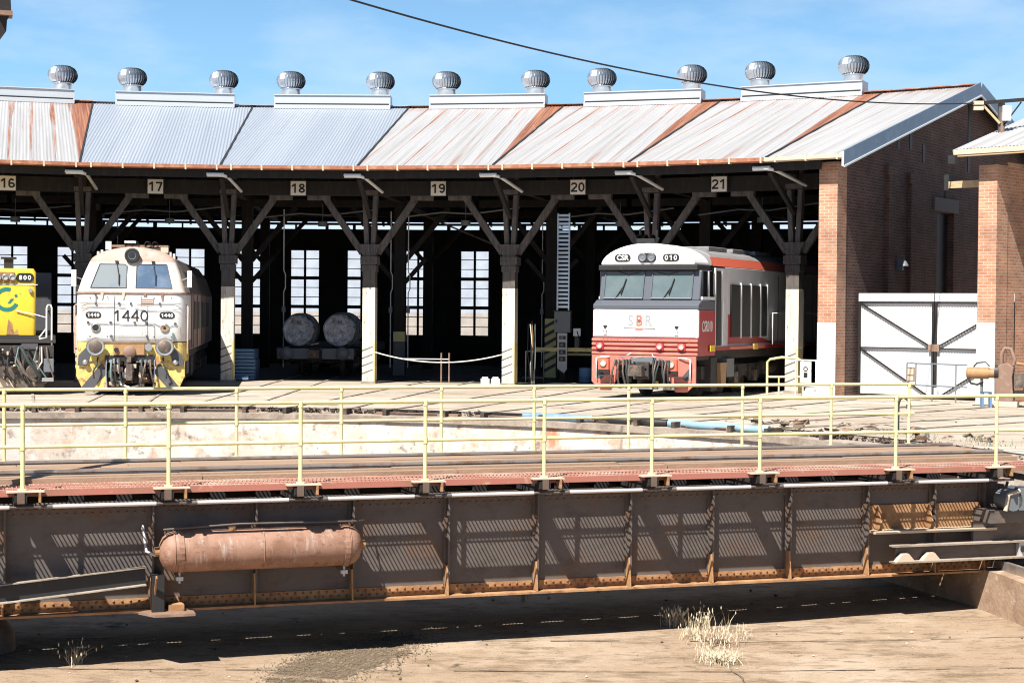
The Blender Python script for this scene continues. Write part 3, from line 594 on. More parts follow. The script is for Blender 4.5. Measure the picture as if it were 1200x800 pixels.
# feed mast over the centre of the turntable, its arm tip enters the top left of the picture
fm=thing('power_gantry','rusty brown steel feed gantry arm cut by the top left corner','gantry',MT@Matrix.Translation((-.15,0,0)))
b=MB()
for y in (-2.2,2.2): b.beam((-.35,y,-.2),(-.35,y*.4,6.6),.14,.14,'brownmetal')
b.beam((-.35,-.95,6.6),(-.35,.95,6.6),.2,.2,'brownmetal'); b.tube([(-.35,0,6.6),(-.35,0,9.4)],.06,'brownmetal'); build(b,'mast',fm,MT)
b=MB(); b.prism([(-.5,6.95),(.30,6.95),(.335,6.28),(.28,6.2),(.27,6.05),(.19,5.93),(.15,5.6),(-.2,6.3)],(0,.12,0),'gateframe',(1,0,0),(0,0,1),(0,-.1,0)); b.cbox((.25,-.05,6.27),(.2,.3,.06),'brownmetal'); build(b,'arm_tip',fm,MT)
# ---------------------------------------------------------------- roundhouse
rh=thing('roundhouse','long open-fronted roundhouse shed with corrugated roof, timber posts and dark stalls','roundhouse',MR(phi(2),RC))
I0,I1=-4,5                       # bays i..i+1 ; bay i carries stall number 17+i
hd=math.tan(DEL/2)
def zroof(r): return ZE+(r-RE)*SL if r<=RR else ZR-(r-RR)*.31
cosh_=cos(DEL/2)
YE,YR,YB=RE*cosh_,RR*cosh_,(RB+.55)*cosh_
def roof_bay(a,xl,xr,m,name,label=None,amid=None):
    """corrugated sheeting of one bay; xl/xr: functions of y giving left/right limits; local frame y radial"""
    b=MB(); p=.1; sub=6; amp=.011 if m=='roof_new' else .006
    xs=[-3.4+k*p/sub for k in range(int(6.8*sub/p)+1)]
    def ystart(x):   # first y where xl(y)<=x<=xr(y)
        lo,hi=YE,YR
        if xl(lo)<=x<=xr(lo): return lo
        if not (xl(hi)<=x<=xr(hi)): return None
        for _ in range(30):
            mid=(lo+hi)/2
            if xl(mid)<=x<=xr(mid): hi=mid
            else: lo=mid
        return hi
    prev=None
    def zz(y,x): return ZE+(y-YE)*(ZR-ZE)/(YR-YE)+amp*sin(2*math.pi*x/p)
    for x in xs:
        y0=ystart(x)
        if y0 is None: prev=None; continue
        cur=[(x,y0-.05 if y0==YE else y0,zz(y0-.05 if y0==YE else y0,x)),(x,(y0+YR)/2,zz((y0+YR)/2,x)),(x,YR+.02,zz(YR+.02,x))]
        if prev: 
            vs=prev+cur; b.add(vs,[(0,3,4,1),(1,4,5,2)],m,True,[(v[0],(v[1]-YE)/(YR-YE)) for v in vs])
        prev=cur
    o=build(b,name,rh,MR(a),0,False)
    if label: o['label']=label
    return o
vent_proto=None; col_proto=None; win_proto=None
roofmat={-4:'roof_rusty',-3:'roof_rusty',-2:'roof_rusty',-1:'roof_rusty',0:'roof_new',1:'roof_new',2:'roof_mid',3:'roof_mid',4:'roof_mid'}
rooflab={-1:'old roof slope streaked with rust at the far left',0:'newer blue-grey roof slope over stall 17',1:'newer blue-grey roof slope over stall 18',2:'pale roof slope with rusty laps over stall 19',3:'pale roof slope with rusty laps over stall 20',4:'pale roof slope with a rusty wedge over stall 21'}
# gutter, ridge box etc in bay frame
def gutter(a,x0,x1,parent,pale=False):
    b=MB(); z=ZE; y=YE-.07
    b.prism([(-.09,.0),(-.09,-.10),(-.05,-.13),(.05,-.13),(.08,-.10),(.08,-.03),(.06,-.03),(.06,-.09),(-.07,-.09),(-.07,0)],(x1-x0,0,0),'bracket' if pale else 'gutter',(0,1,0),(0,0,1),(x0,y,z))
    x=x0+.35
    while x<x1: b.box((x-.025,y-.10,z-.145),(x+.025,y+.06,z+.015),'bracket'); x+=.92
    build(b,'gutter',parent,MR(a))
def fascia(a,x0,x1,parent):
    b=MB(); y=RC*cosh_
    b.box((x0,y-.14,5.88),(x1,y+.14,6.32),'darktimber')            # header beam over the posts
    b.box((x0,YE+.12,ZE-.36),(x1,YE+.2,ZE-.1),'darktimber')
    for k in range(5):
        x=x0+(x1-x0)*(k+.5)/5; b.beam((x,YE+.15,ZE-.17),(x,YR,ZR-.17),.08,.16,'darktimber')
        b.beam((x,YR,ZR-.17),(x,YB,ZR-.17-(YB-YR)*.31),.08,.16,'darktimber')
    build(b,'roof_framing',parent,MR(a))
def lining(a,hw,parent):   # soot black sheet added to stop light bouncing under the roof, plus rear slope
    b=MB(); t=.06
    for (y0,z0,y1,z1,m) in ((YE+.02,ZE-.05,YR,ZR-.05,'sootshade'),(YR,ZR-.05,YB,ZR-.05-(YB-YR)*.31,'sootshade'),(YR,ZR+.01,YB,ZR+.01-(YB-YR)*.31,'ventbox')):
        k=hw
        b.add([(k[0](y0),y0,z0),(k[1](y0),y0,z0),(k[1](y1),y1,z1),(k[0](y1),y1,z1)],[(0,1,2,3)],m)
    build(b,'roof_light_block',parent,MR(a),0,False)
def turbine(parent,mw):
    b=MB(); r=.5
    b.lathe([(.33,-.05),(.33,.21),(.38,.21),(.38,.25),(.33,.25)],'galv',(0,0,0),(0,0,1),20)
    # fluted globe: 30 curved blades over a dark core
    prof=[(.37,.25),(.46,.33),(.515,.44),(.525,.55),(.49,.67),(.41,.77),(.29,.835)]
    b.lathe([(r_-.04,z) for r_,z in prof],'ventdark',(0,0,0),(0,0,1),20)
    nb=30
    for k in range(nb):
        t0=2*math.pi*k/nb; t1=t0+2*math.pi/nb*.72; vs=[]
        for r_,z in prof: vs.append(((r_)*cos(t0),(r_)*sin(t0),z)); vs.append(((r_-.035)*cos(t1),(r_-.035)*sin(t1),z))
        b.add(vs,[(2*q,2*q+1,2*q+3,2*q+2) for q in range(len(prof)-1)],'galv',False)
    b.lathe([(.30,.83),(.25,.855),(.12,.875),(.001,.88)],'galv',(0,0,0),(0,0,1),20)
    return build(b,'turbine_ventilator',parent,mw,0,False)
for i in range(I0,I1):
    a=phi(i)+DEL/2; he=YE*hd; hr_=YR*hd
    rp=roof_bay(a,lambda y:-y*hd,lambda y:y*hd,roofmat[i],'roof_slope',rooflab.get(i))
    gutter(a,-he,he,rp); fascia(a,-RC*cosh_*hd,RC*cosh_*hd,rh); lining(a,(lambda y:-y*hd,lambda y:y*hd),rh)
    # dark valley seam at the right-hand joint
    b=MB(); b.beam((he,YE-.04,ZE+.02),(hr_,YR,ZR+.02),.05,.03,'black'); build(b,'joint_flashing',rp,MR(a))
    # ridge box with two turbines
    x0,x1=-hr_+.145*2*hr_,-hr_+.885*2*hr_
    mw=MR(a,0,0)
    if vent_proto is None:
        b=MB(); z=ZR
        b.prism([(YR-.42,z-.11),(YR-.42,z+.02),(YR-.36,z+.05),(YR-.36,z+.36),(YR-.40,z+.37),(YR-.40,z+.40),(YR+.40,z+.40),(YR+.40,z-.10)],(x1-x0,0,0),'ventbox',(0,1,0),(0,0,1),(x0,0,0))
        b.box((x0+.05,YR-.40,z+.045),(x1-.05,YR-.355,z+.085),'black')
        vent_proto=build(b,'ridge_vent',rh,mw)
        for f in (.243,.815): turbine(vent_proto,mw@Matrix.Translation((-hr_+f*2*hr_,YR,ZR+.40)))
    else: dup(vent_proto,rh,mw)
    # ridge cap
    b=MB(); b.beam((-hr_-.1,YR,ZR+.04),(hr_+.1,YR,ZR+.04),.4,.03,'roof_new' if i in(0,1) else 'gutter'); build(b,'ridge_cap',rp,MR(a))
# end strip of roof beyond the last post (bay 22), with barge board
a=phi(5)+DEL/2
ke=math.tan(PHE-a); rp=roof_bay(a,lambda y:-y*hd,lambda y:y*ke,'roof_pale','roof_slope','clean pale roof slope ending in the blue-grey barge board')
gutter(a,-YE*hd,YE*ke,rp,True); lining(a,(lambda y:-y*hd,lambda y:y*ke),rh)
e0=Vector((YE*ke,YE-.1,ZE)); e1=Vector((YR*ke,YR,ZR)); e2=Vector((YB*ke,YB,ZR-(YB-YR)*.31))
b=MB(); b.beam(e0+Vector((.03,-.05,-.12)),e1+Vector((.03,0,-.10)),.05,.40,'barge'); b.beam(e1+Vector((.03,0.01,-.10)),e2+Vector((.03,0,-.12)),.05,.40,'barge')
b.beam(e0+Vector((.05,-.06,-.345)),e1+Vector((.05,0,-.325)),.05,.05,'whitepipe'); b.beam(e1+Vector((.05,0,-.325)),e2+Vector((.05,0,-.335)),.05,.05,'whitepipe')
b.beam(e0+Vector((.03,-.09,.06)),e0+Vector((.03,-.09,-.34)),.06,.03,'whitepipe')
build(b,'barge_board',rp,MR(a))
b=MB(); xe=-YR*hd; b.beam((xe,YR,ZR+.04),(YR*ke,YR,ZR+.04),.34,.03,'gutter'); build(b,'ridge_cap',rp,MR(a))
fascia(a,-RC*cosh_*hd,RC*cosh_*math.tan(PHW-a)-.4,rh)
# posts
def post(i):
    global col_proto
    mw=MR(phi(i),RC)
    if col_proto is None:
        b=MB(); w_=.20
        b.box((-w_,-w_,0),(w_,w_,1.25),'whitepost'); b.box((-w_,-w_,1.25),(w_,w_,3.0),'whitepost'); b.box((-w_+.002,-w_+.002,3.0),(w_-.002,w_-.002,3.75),'greytimber')  # grey upper length carries the eave shadow's edge in its colour
        b.box((w_-.05,-w_-.004,.02),(w_+.004,w_-.1,1.3),'yellowpost')
        for k in range(4): b.prism([(-w_,.28+k*.24),(w_-.06,.42+k*.24),(w_-.06,.45+k*.24),(-w_,.32+k*.24)],(0,.01,0),'greytimber',(1,0,0),(0,0,1),(0,-w_-.006,0))
        b.box((-w_-.03,-w_-.03,0),(w_+.03,w_+.03,.07),'coping')
        col_proto=build(b,'post',rh,mw,.012)
        b=MB(); b.box((-.27,-.25,3.72),(.27,.25,3.98),'greytimber'); b.box((-.23,-.22,3.50),(.23,.22,3.70),'greytimber'); b.prism([(-.34,4.36),(-.2,3.98),(.2,3.98),(.34,4.36)],(0,.4,0),'greytimber',(1,0,0),(0,0,1),(0,-.2,0))
        for x in (-.24,.24):
            for z in (3.8,3.9,4.15): b.drum((x,-.25,z),(0,1,0),.03,.06,'greasy',8)
        build(b,'capital',col_proto,mw,.015)
        for s_ in (-1,1):
            b=MB(); b.beam((.10*s_,0,4.3),(.20*s_,0,6.5),.15,.22,'greytimber',up=(0,1,0)); build(b,'upright',col_proto,mw,.01)
            b=MB(); b.beam((.24*s_,0,4.08),(1.42*s_,0,5.78),.20,.17,'greytimber',up=(0,1,0)); b.box((min(1.28*s_,2.0*s_),-.1,5.74),(max(1.28*s_,2.0*s_),.1,5.885),'greytimber')
            for t in (.12,.9): b.drum((.24*s_+1.18*s_*t,-.1,4.08+1.7*t),(0,1,0),.025,.05,'greasy',8)
            build(b,'brace',col_proto,mw,.01)
        b=MB(); b.box((-.55,-.16,5.9),(.55,-.145,6.05),'greytimber'); b.box((-.12,-2.1,6.28),(.12,1.2,6.48),'darktimber'); b.beam((0,-2.0,6.27),(0,-.1,5.2),.12,.14,'darktimber'); build(b,'corbel',col_proto,mw,.01)
        b=MB(); b.tube([(-.42,-2.22,6.36),(.12,-2.25,6.30),(.2,-2.1,6.28),(.42,-.3,5.98)],.05,'whitepipe',8); b.drum((-.15,-2.25,6.33),(1,0,0),.065,.5,'whitepipe',10); build(b,'downpipe',col_proto,mw)
    else: dup(col_proto,rh,mw)
for i in range(-4,6): post(i)
# inner posts, beams along every joint
ip=None
for i in range(-4,6):
    for r in (36.0,43.0):
        mw=MR(phi(i),r)
        if ip is None:
            b=MB(); b.box((-.19,-.19,0),(.19,.19,6.9),'darktimber'); pass
            for s_ in (-1,1): b.beam((.15*s_,0,4.0),(1.7*s_,0,5.9),.17,.17,'darktimber',up=(0,1,0)); b.beam((.1*s_,0,3.2),(.9*s_,0,4.1),.14,.14,'darktimber',up=(0,1,0))
            b.box((-2.6,-.12,5.9),(2.6,.12,6.15),'darktimber'); ip=build(b,'inner_post',rh,mw)
            p2=MB(); p2.box((-.18,-.18,0),(.18,.18,6.9),'darktimber'); p2.box((-3.2,-.12,5.95),(3.2,.12,6.2),'darktimber')
            for s_ in (-1,1): p2.beam((.15*s_,0,4.2),(1.7*s_,0,5.9),.15,.15,'darktimber',up=(0,1,0))
            ip2=None
        elif r<40 and i>-4:
            cpost=dup(ip,rh,mw)
            if i==3:
                b=MB(); b.box((-.2,-.2,.02),(.2,.2,2.05),'yellowpost')
                for k in range(6): b.prism([(-.2,.2+k*.3),(.2,.42+k*.3),(.2,.54+k*.3),(-.2,.32+k*.3)],(0,.01,0),'black',(1,0,0),(0,0,1),(0,-.21,0))
                build(b,'painted_base',cpost,mw)
            if i==2: b=MB(); b.box((-.2,-.2,1.2),(.2,.2,1.55),'yellowpost'); b.box((-.2,-.2,.02),(.2,.2,1.19),'chevron'); build(b,'painted_base',cpost,mw)
        else:
            if ip2 is None: ip2=build(p2,'inner_post',rh,mw)
            else: dup(ip2,rh,mw)
    b=MB(); b.box((-.12,RC-.3,6.05),(.12,RB-.2,6.3),'darktimber'); b.beam((0,RC,6.3),(0,RR,9.3),.15,.2,'darktimber'); b.beam((0,RR,9.3),(0,43,7.6),.15,.2,'darktimber'); build(b,'tie_beam',rh,MR(phi(i)))
# rear wall with windows
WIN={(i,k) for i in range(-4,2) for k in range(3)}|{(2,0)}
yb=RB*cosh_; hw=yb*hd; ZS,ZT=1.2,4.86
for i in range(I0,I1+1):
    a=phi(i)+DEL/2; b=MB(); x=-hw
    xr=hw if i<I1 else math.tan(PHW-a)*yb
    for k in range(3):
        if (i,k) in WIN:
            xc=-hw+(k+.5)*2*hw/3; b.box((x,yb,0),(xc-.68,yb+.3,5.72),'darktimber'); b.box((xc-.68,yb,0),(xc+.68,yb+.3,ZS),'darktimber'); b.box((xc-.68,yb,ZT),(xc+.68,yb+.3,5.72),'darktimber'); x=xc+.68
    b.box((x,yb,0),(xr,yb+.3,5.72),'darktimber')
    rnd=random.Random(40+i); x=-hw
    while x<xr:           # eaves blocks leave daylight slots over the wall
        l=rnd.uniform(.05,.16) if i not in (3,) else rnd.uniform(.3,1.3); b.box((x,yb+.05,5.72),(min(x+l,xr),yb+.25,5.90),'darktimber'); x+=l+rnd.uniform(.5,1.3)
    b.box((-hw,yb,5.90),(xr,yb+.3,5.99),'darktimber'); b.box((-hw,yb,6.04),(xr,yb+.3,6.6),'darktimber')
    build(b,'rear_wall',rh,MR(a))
    for k in range(3):
        if (i,k) not in WIN: continue
        xc=-hw+(k+.5)*2*hw/3; mw=MR(a)@Matrix.Translation((xc,yb+.12,0))
        if win_proto is None:
            b=MB(); w_=.68
            for x in (-w_+.04,0,w_-.04): b.box((x-.045,-.05,ZS),(x+.045,.05,ZT),'darktimber')
            n=(ZT-ZS)/3
            for q in range(4): b.box((-w_,-.055,ZS+q*n-(.07 if 0<q<3 else .05)),(w_,.055,ZS+q*n+(.07 if 0<q<3 else .05)),'darktimber')
            for q in range(3):
                for t in (1,2): b.box((-w_,-.02,ZS+q*n+t*n/3-.016),(w_,.02,ZS+q*n+t*n/3+.016),'darktimber')
            win_proto=build(b,'window',rh,mw)
            b=MB(); b.add([(-w_,0.003,ZS),(w_,.003,ZS),(w_,.003,ZT),(-w_,.003,ZT)],[(0,1,2,3)],'pane'); build(b,'pane',win_proto,mw,0,False)
        else: dup(win_proto,rh,mw)
# unseen wall added left of frame to keep the stalls dark
b=MB(); b.box((-.3,RC-.2,0),(0,RB+.3,6.6),'brickdark'); b.prism([(RC,6.5),(RB,6.5),(RR,9.5)],(.3,0,0),'brickdark',(0,1,0),(0,0,1),(-.3,0,0)); build(b,'left_light_block',rh,MR(phi(-4)))
# dark inside floor
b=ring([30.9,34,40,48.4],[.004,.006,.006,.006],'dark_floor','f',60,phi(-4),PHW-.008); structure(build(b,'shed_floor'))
# right-hand brick gable wall with doorway, front pier, pilasters
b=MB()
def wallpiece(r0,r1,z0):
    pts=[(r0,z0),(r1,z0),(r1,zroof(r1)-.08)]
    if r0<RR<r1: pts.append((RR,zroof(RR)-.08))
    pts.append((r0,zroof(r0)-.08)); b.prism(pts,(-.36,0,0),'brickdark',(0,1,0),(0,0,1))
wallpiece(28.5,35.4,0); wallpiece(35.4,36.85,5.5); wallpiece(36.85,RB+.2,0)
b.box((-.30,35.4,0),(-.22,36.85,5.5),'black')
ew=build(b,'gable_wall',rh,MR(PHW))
b=MB(); b.box((-.53,27.9,0),(.012,28.52,6.45),'brick'); pr=build(b,'front_pier',ew,MR(PHW)); 
b=MB(); b.box((-.537,27.893,0),(.006,27.97,2.06),'paintbase'); o=build(b,'painted_base',ew,MR(PHW)); o['label']='white painted base of the brick pier'
for r0,r1,zt in ((31.3,31.75,7.3),(33.0,33.5,7.2)):
    b=MB(); b.box((.0,r0,0),(.11,r1,zt-1.0),'brickdark'); b.box((.0,r0-.12,zt-1.0),(.13,r1+.12,zt-.7),'brickdark'); build(b,'pilaster',ew,MR(PHW))
b=MB()
for r,z0,z1 in ((32.2,7.15,7.7),(33.15,7.2,7.75),(34.2,6.9,7.45),(38.1,6.9,9.2)):
    b=MB(); b.box((.003,r-.1,z0),(.015,r+.1,z1),'black'); build(b,'vent_slot',ew,MR(PHW))
b=MB(); b.box((-.02,35.05,5.52),(.06,37.1,5.92),'lintel'); build(b,'lintel',ew,MR(PHW))
b=MB(); b.cbox((.10,32.2,3.75),(.18,.12,.3),'elecgrey'); b.lathe([(.14,0),(.08,.12),(.02,.18)],'elecgrey',(.22,32.2,3.72),(0,0,1),12); b.tube([(0,32.2,4.0),(.22,32.2,4.05),(.22,32.2,3.9)],.02,'elecgrey'); build(b,'wall_lamp',ew,MR(PHW))
# number boards hung before the header beam
NUM=['16','17','18','19','20','21']
for k,n in enumerate(NUM):
    a=phi(k-1)+DEL/2; mw=MR(a,RC*cosh_-.30,0)
    t=thing('number_sign',f'small square white stall sign reading {n} hung under the eaves','sign',mw@Matrix.Translation((0,0,5.86)),'stall number signs')
    b=MB(); b.box((-.235,-.02,5.86),(.235,.02,6.30),'signwhite'); b.box((-.26,.0,5.84),(.26,.03,6.33),'black')
    for x in (-.15,.15): b.box((x-.012,0,6.3),(x+.012,.02,6.5),'black')
    build(b,'board',t,mw)
    digits(n,.40,'signblack','numerals',t,mw@face(0,-.026,6.08),.58,.13)
# ---------------------------------------------------------------- white gates
gl=pol(29.2,R_(35.2)); g2=pol(29.6,R_(43.6)); dg=(g2-gl); dg.z=0; gw=dg.length/1; ang=math.atan2(dg.y,dg.x)
mg=Matrix.Translation(gl)@Matrix.Rotation(ang,4,'Z')
gt=thing('yard_gate','tall white corrugated sheet gates with dark steel diagonal braces','gate',mg)
lw=2.16
for k in range(2):
    x0=.03+k*(lw+.03); x1=x0+lw; b=MB(); vs=[];fs=[]; n=int(lw/.012)
    for q in range(n+1):
        x=x0+lw*q/n; y=.02+.006*sin(2*math.pi*x/.076); vs+=[(x,y,.1),(x,y,2.86)]
    fs=[(2*q,2*q+2,2*q+3,2*q+1) for q in range(n)]; b.add(vs,fs,'gate',True)
    lf=build(b,'leaf',gt,mg,0,False)
    b=MB(); b.box((x0,-.055,2.66),(x1,-.01,2.88),'gate'); 
    for z in (1.38,2.62): b.box((x0,-.05,z-.016),(x1,0,z+.016),'gateframe')
    for x in (x0+.025,x1-.025): b.box((x-.03,-.056,.06),(x+.03,0,2.66),'gateframe')
    if k==0:
        b.beam((x0+.08,-.03,2.58),(x1-.1,-.03,1.44),.035,.04,'gateframe'); b.beam((x0+.08,-.03,1.33),(x1-.2,-.03,.12),.035,.04,'gateframe')
    else:
        b.beam((x1-.08,-.03,2.58),(x0+.1,-.03,1.44),.035,.04,'gateframe'); b.beam((x1-.08,-.03,1.33),(x0+.2,-.03,.12),.035,.04,'gateframe')
    xx=x1-.06 if k==0 else x0+.06; b.cbox((xx,-.06,1.40),(.16,.03,.2),'brownmetal'); b.cbox((xx,-.07,.2),(.1,.05,.25),'whitepipe')
    build(b,'brace_frame',lf,mg)
# ---------------------------------------------------------------- second brick building at the right
a2=R_(43.75); m2=MR(a2)
bl=thing('brick_outbuilding','lower brick building with pale roof cut by the right edge of the photo','building',MR(a2,28.6))
b=MB(); b.box((-.52,28.5,0),(.0,29.1,6.2),'brick'); build(b,'front_pier',bl,m2)
b=MB(); b.box((-.527,28.493,0),(-.004,28.56,2.11),'paintbase'); o=build(b,'painted_base',bl,m2); o['label']='white painted base of the brick pier'
b=MB(); b.box((-.36,29.1,0),(-.02,47,6.3),'brick'); b.box((-.02,31.2,0),(4.6,31.55,4.8),'brick'); b.box((1.0,31.19,0),(4.6,31.197,2.9),'lintel'); b.box((-.02,31.25,4.8),(4.6,31.6,6.2),'sootshade'); build(b,'brick_wall',bl,m2)  # black upper band stands in for the shadow on the wall
b=MB(); b.box((-.02,30.1,3.6),(.04,31.18,6.1),'brick'); build(b,'wall_return',bl,m2)
rz=lambda y:6.62+(y-28.15)*.30
b=MB(); n=int(8/.0167); prev=None; 
for q in range(n+1):
    x=-1.02+q*.0167; y0=28.15; y1=40; amp=.011*sin(2*math.pi*x/.1); cur=[(x,y0,rz(y0)+amp),(x,y1,rz(y1)+amp)]
    if prev: vs=prev+cur; b.add(vs,[(0,2,3,1)],'roof_pale',True,[(v[0],(v[1]-28.1)/9) for v in vs])
    prev=cur
b.add([(-1.0,28.2,rz(28.2)-.05),(7,28.2,rz(28.2)-.05),(7,40,rz(40)-.05),(-1.0,40,rz(40)-.05)],[(0,1,2,3)],'sootshade')
rf=build(b,'roof',bl,m2,0,False)
b=MB(); b.box((-1.0,28.05,6.42),(7,28.17,6.60),'newtimber'); b.box((-1.0,28.03,6.47),(7,28.05,6.60),'bracket'); b.beam((-1.04,28.1,rz(28.1)-.06),(-1.04,40,rz(40)-.06),.04,.12,'ventbox'); b.cbox((-1.0,28.0,6.35),(.2,.16,.22),'black'); build(b,'gutter',rf,m2)
b=MB(); b.box((-1.62,28.9,5.68),(-.525,29.06,5.86),'newtimber'); b.box((-1.76,28.92,5.64),(-1.625,29.2,6.05),'black'); build(b,'projecting_beam',bl,m2)
b=MB(); b.box((-.64,29.3,0),(-.56,29.4,5.6),'newtimber'); build(b,'timber_stud',bl,m2)
# crossarm pole on its roof
pb=pol(30.2,R_(42.25)); mp_=Matrix.Translation((pb.x,pb.y,0))@Matrix.Rotation(R_(-8),4,'Z')
cp=thing('crossarm_pole','short timber pole with a braced crossarm standing on the lower roof','pole',mp_@Matrix.Translation((0,0,7.1)))
b=MB(); b.beam((0,0,6.9),(0,0,8.0),.16,.16,'greytimber'); b.box((-.03,-.1,7.1),(.05,-.083,7.75),'brownmetal'); build(b,'pole',cp,mp_)
b=MB(); b.beam((-.62,-.1,8.0),(.75,-.1,8.10),.08,.09,'darktimber'); b.beam((-.5,-.1,7.95),(-.05,-.1,7.45),.05,.06,'newtimber'); b.beam((.5,-.1,8.02),(.05,-.1,7.4),.03,.04,'darktimber'); build(b,'crossarm',cp,mp_)
b=MB(); b.cbox((-.62,-.12,8.0),(.26,.16,.10),'bracket'); b.cbox((-.62,-.12,7.86),(.26,.14,.10),'bracket'); b.drum((.75,-.1,8.04),(0,0,1),.05,.16,'black',10); build(b,'insulator',cp,mp_)
b=MB(); b.cbox((.12,-.14,7.72),(.22,.1,.4),'whitepipe'); build(b,'junction_box',cp,mp_)
# overhead cable from the crossarm to the feed mast
e0=mp_@Vector((-.7,-.12,8.0)); e1=MT@Vector((-.5,0,8.25)); n=48; pts=[]
for q in range(n+1):
    t=q/n; p=e0.lerp(e1,t); p.z-=.95*4*t*(1-t); pts.append(p)
b=MB(); b.tube(pts,.018,'cable',6); tag(build(b,'overhead_cable'),'thin black overhead cable sagging across the sky','cable')

for i,dx,r in ((2,-.32,35.9),(2,.30,35.9),(1,1.35,35.0),(0,.9,36.5),(3,-.8,38)):
    b=MB(); b.tube([(dx,0,.3),(dx,0,2.9),(dx+.06,0,3.05),(dx+.06,0,3.5),(dx,0,3.65),(dx,0,5.75)],.022,'whitepipe',6); b.cbox((dx,0,2.3),(.12,.1,.2),'elecgrey'); build(b,'conduit',rh,MR(phi(i),r))
b=MB(); b.beam((-1.2,0,6.05),(2.6,0,4.5),.05,.06,'greytimber'); build(b,'diagonal_rod',rh,MR(phi(2)+R_(1.5),37))
for i in range(-1,5):
    b=MB(); b.tube([(-1.9,0,5.4),(-.6,0,5.55),(.4,0,5.5),(2.0,0,5.7)],.03,'elecgrey',6); b.drum((.2,0,5.2),(0,0,1),.16,.16,'elecgrey',14); b.tube([(.2,0,5.25),(.2,0,5.9)],.012,'elecgrey',5); build(b,'hanging_lamp',rh,MR(phi(i)+DEL/2,33+i%2))
# ---------------------------------------------------------------- locomotives (local frame: x right seen from the front, y back along the body, z up from rail)
def bogie(parent,mw,y0,axles,gauge=.75):
    b=MB()
    for s_ in (-1,1): b.box((s_*1.12-.07,y0,.52),(s_*1.12+.07,y0+axles*1.7,.86),'underframe'); 
    b.box((-1.1,y0+.3,.5),(1.1,y0+axles*1.7-.3,.8),'underframe')
    for k in range(axles):
        y=y0+.85+1.7*k
        for s_ in (-1,1): b.box((s_*1.2-.1,y-.16,.36),(s_*1.2+.1,y+.16,.66),'greasy'); b.drum((s_*1.19,y-.38,.62),(0,0,1),.09,.35,'underframe',10); b.drum((s_*1.19,y+.38,.62),(0,0,1),.09,.35,'underframe',10)
    o=build(b,'bogie',parent,mw)
    for k in range(axles):
        w_=MB(); y=y0+.85+1.7*k
        for s_ in (-1,1): w_.lathe([(.001,-.06),(.46,-.06),(.46,.05),(.52,.05),(.52,.08),(.001,.08)],'greasy',(s_*.75,y,.49),(-s_,0,0),28)
        w_.drum((0,y,.49),(1,0,0),.08,1.5,'greasy',12); build(w_,'wheelset',o,mw)
def coupler(parent,mw,y,z=.95):
    b=MB(); b.box((-.11,y-.25,z-.12),(.11,y+.3,z+.12),'greasy'); b.box((-.22,y-.04,z-.24),(.22,y+.05,z+.22),'underframe')
    b.prism([(-.16,-.2),(.05,-.24),(.2,-.12),(.2,.1),(.1,.13),(.06,-.02),(-.05,-.02),(-.05,.2),(-.16,.2)],(0,0,.28),'greasy',(1,0,0),(0,1,0),(0,y-.36,z-.14))
    b.tube([(-.25,y-.05,z+.35),(-.1,y-.28,z+.32),(.15,y-.28,z+.36)],.022,'chrome',6); return build(b,'coupler',parent,mw,.01)
def hoses(parent,mw,y,xs,z0,z1,seed):
    rnd=random.Random(seed)
    for x in xs:
        b=MB(); d=rnd.uniform(-.18,.18); m=rnd.choice(('hose','hose','rubbergreen','greasy'))
        b.tube([(x,y,z0),(x+.02,y-.12,z0+.03),(x+d*.3,y-.2,(z0+z1)/2+.05),(x+d*.7,y-.17,z1+.1),(x+d,y-.10,z1)],.026,m,7); b.drum((x,y-.03,z0),(0,1,0),.05,.09,'chrome',10); b.cbox((x+d,y-.1,z1),(.07,.07,.1),'greasy')
        build(b,'brake_hose',parent,mw)
# ---- modern red and white diesel
m=MR(phi(4)+DEL/2,23.84); XO=-.06
lo=thing('diesel_locomotive','red and white diesel locomotive with flat cab front and arched white brow','locomotive',m)
b=MB(); b.box((-1.5,0,1.62),(1.5,1.3,2.38),'csrwhite'); ns=build(b,'nose',lo,m,.05)
b=MB(); b.prism([(.015,2.385),(.015,2.5),(.24,2.62),(1.3,2.62),(1.3,2.385)],(3.0,0,0),'midgrey',(0,1,0),(0,0,1),(-1.5,0,0)); build(b,'window_ledge',lo,m,.02)
b=MB(); b.prism([(.25,2.62),(.42,3.42),(1.28,3.42),(1.28,2.62)],(2.86,0,0),'midgrey',(0,1,0),(0,0,1),(-1.43,0,0)); cbn=build(b,'cab',lo,m,.03)
def slope(x,z,off=0.): # point on windscreen plane
    t=(z-2.62)/.8; return (x,.25+.17*t-off,z)
for x0,x1 in ((-1.29,-.17),(.07,1.21)):
    b=MB(); b.add([slope(x0,2.68,.012),slope(x1,2.68,.012),slope(x1,3.36,.012),slope(x0,3.36,.012)],[(0,1,2,3)],'glassy')
    wn=build(b,'windscreen',cbn,m,0,False)
    b=MB(); q=[slope(x0,2.68,.014),slope(x1,2.68,.014),slope(x1,3.36,.014),slope(x0,3.36,.014)]
    for p_,q_ in zip(q,q[1:]+q[:1]): b.beam(p_,q_,.03,.05,'chrome' if p_[2]==q_[2]==2.68 else 'midgrey',up=(0,1,0))
    sg=1 if x0<0 else -1; xm=x1-.1 if x0<0 else x0+.1
    b.tube([slope(xm,3.36,.03),slope(xm-sg*.35,3.31,.045),slope(xm-sg*.62,3.37,.045)],.012,'black',6); build(b,'window_frame',cbn,m)
b=MB(); b.box((-1.45,.26,3.42),(1.36,1.3,3.555),'black'); build(b,'brow_band',lo,m,.015)
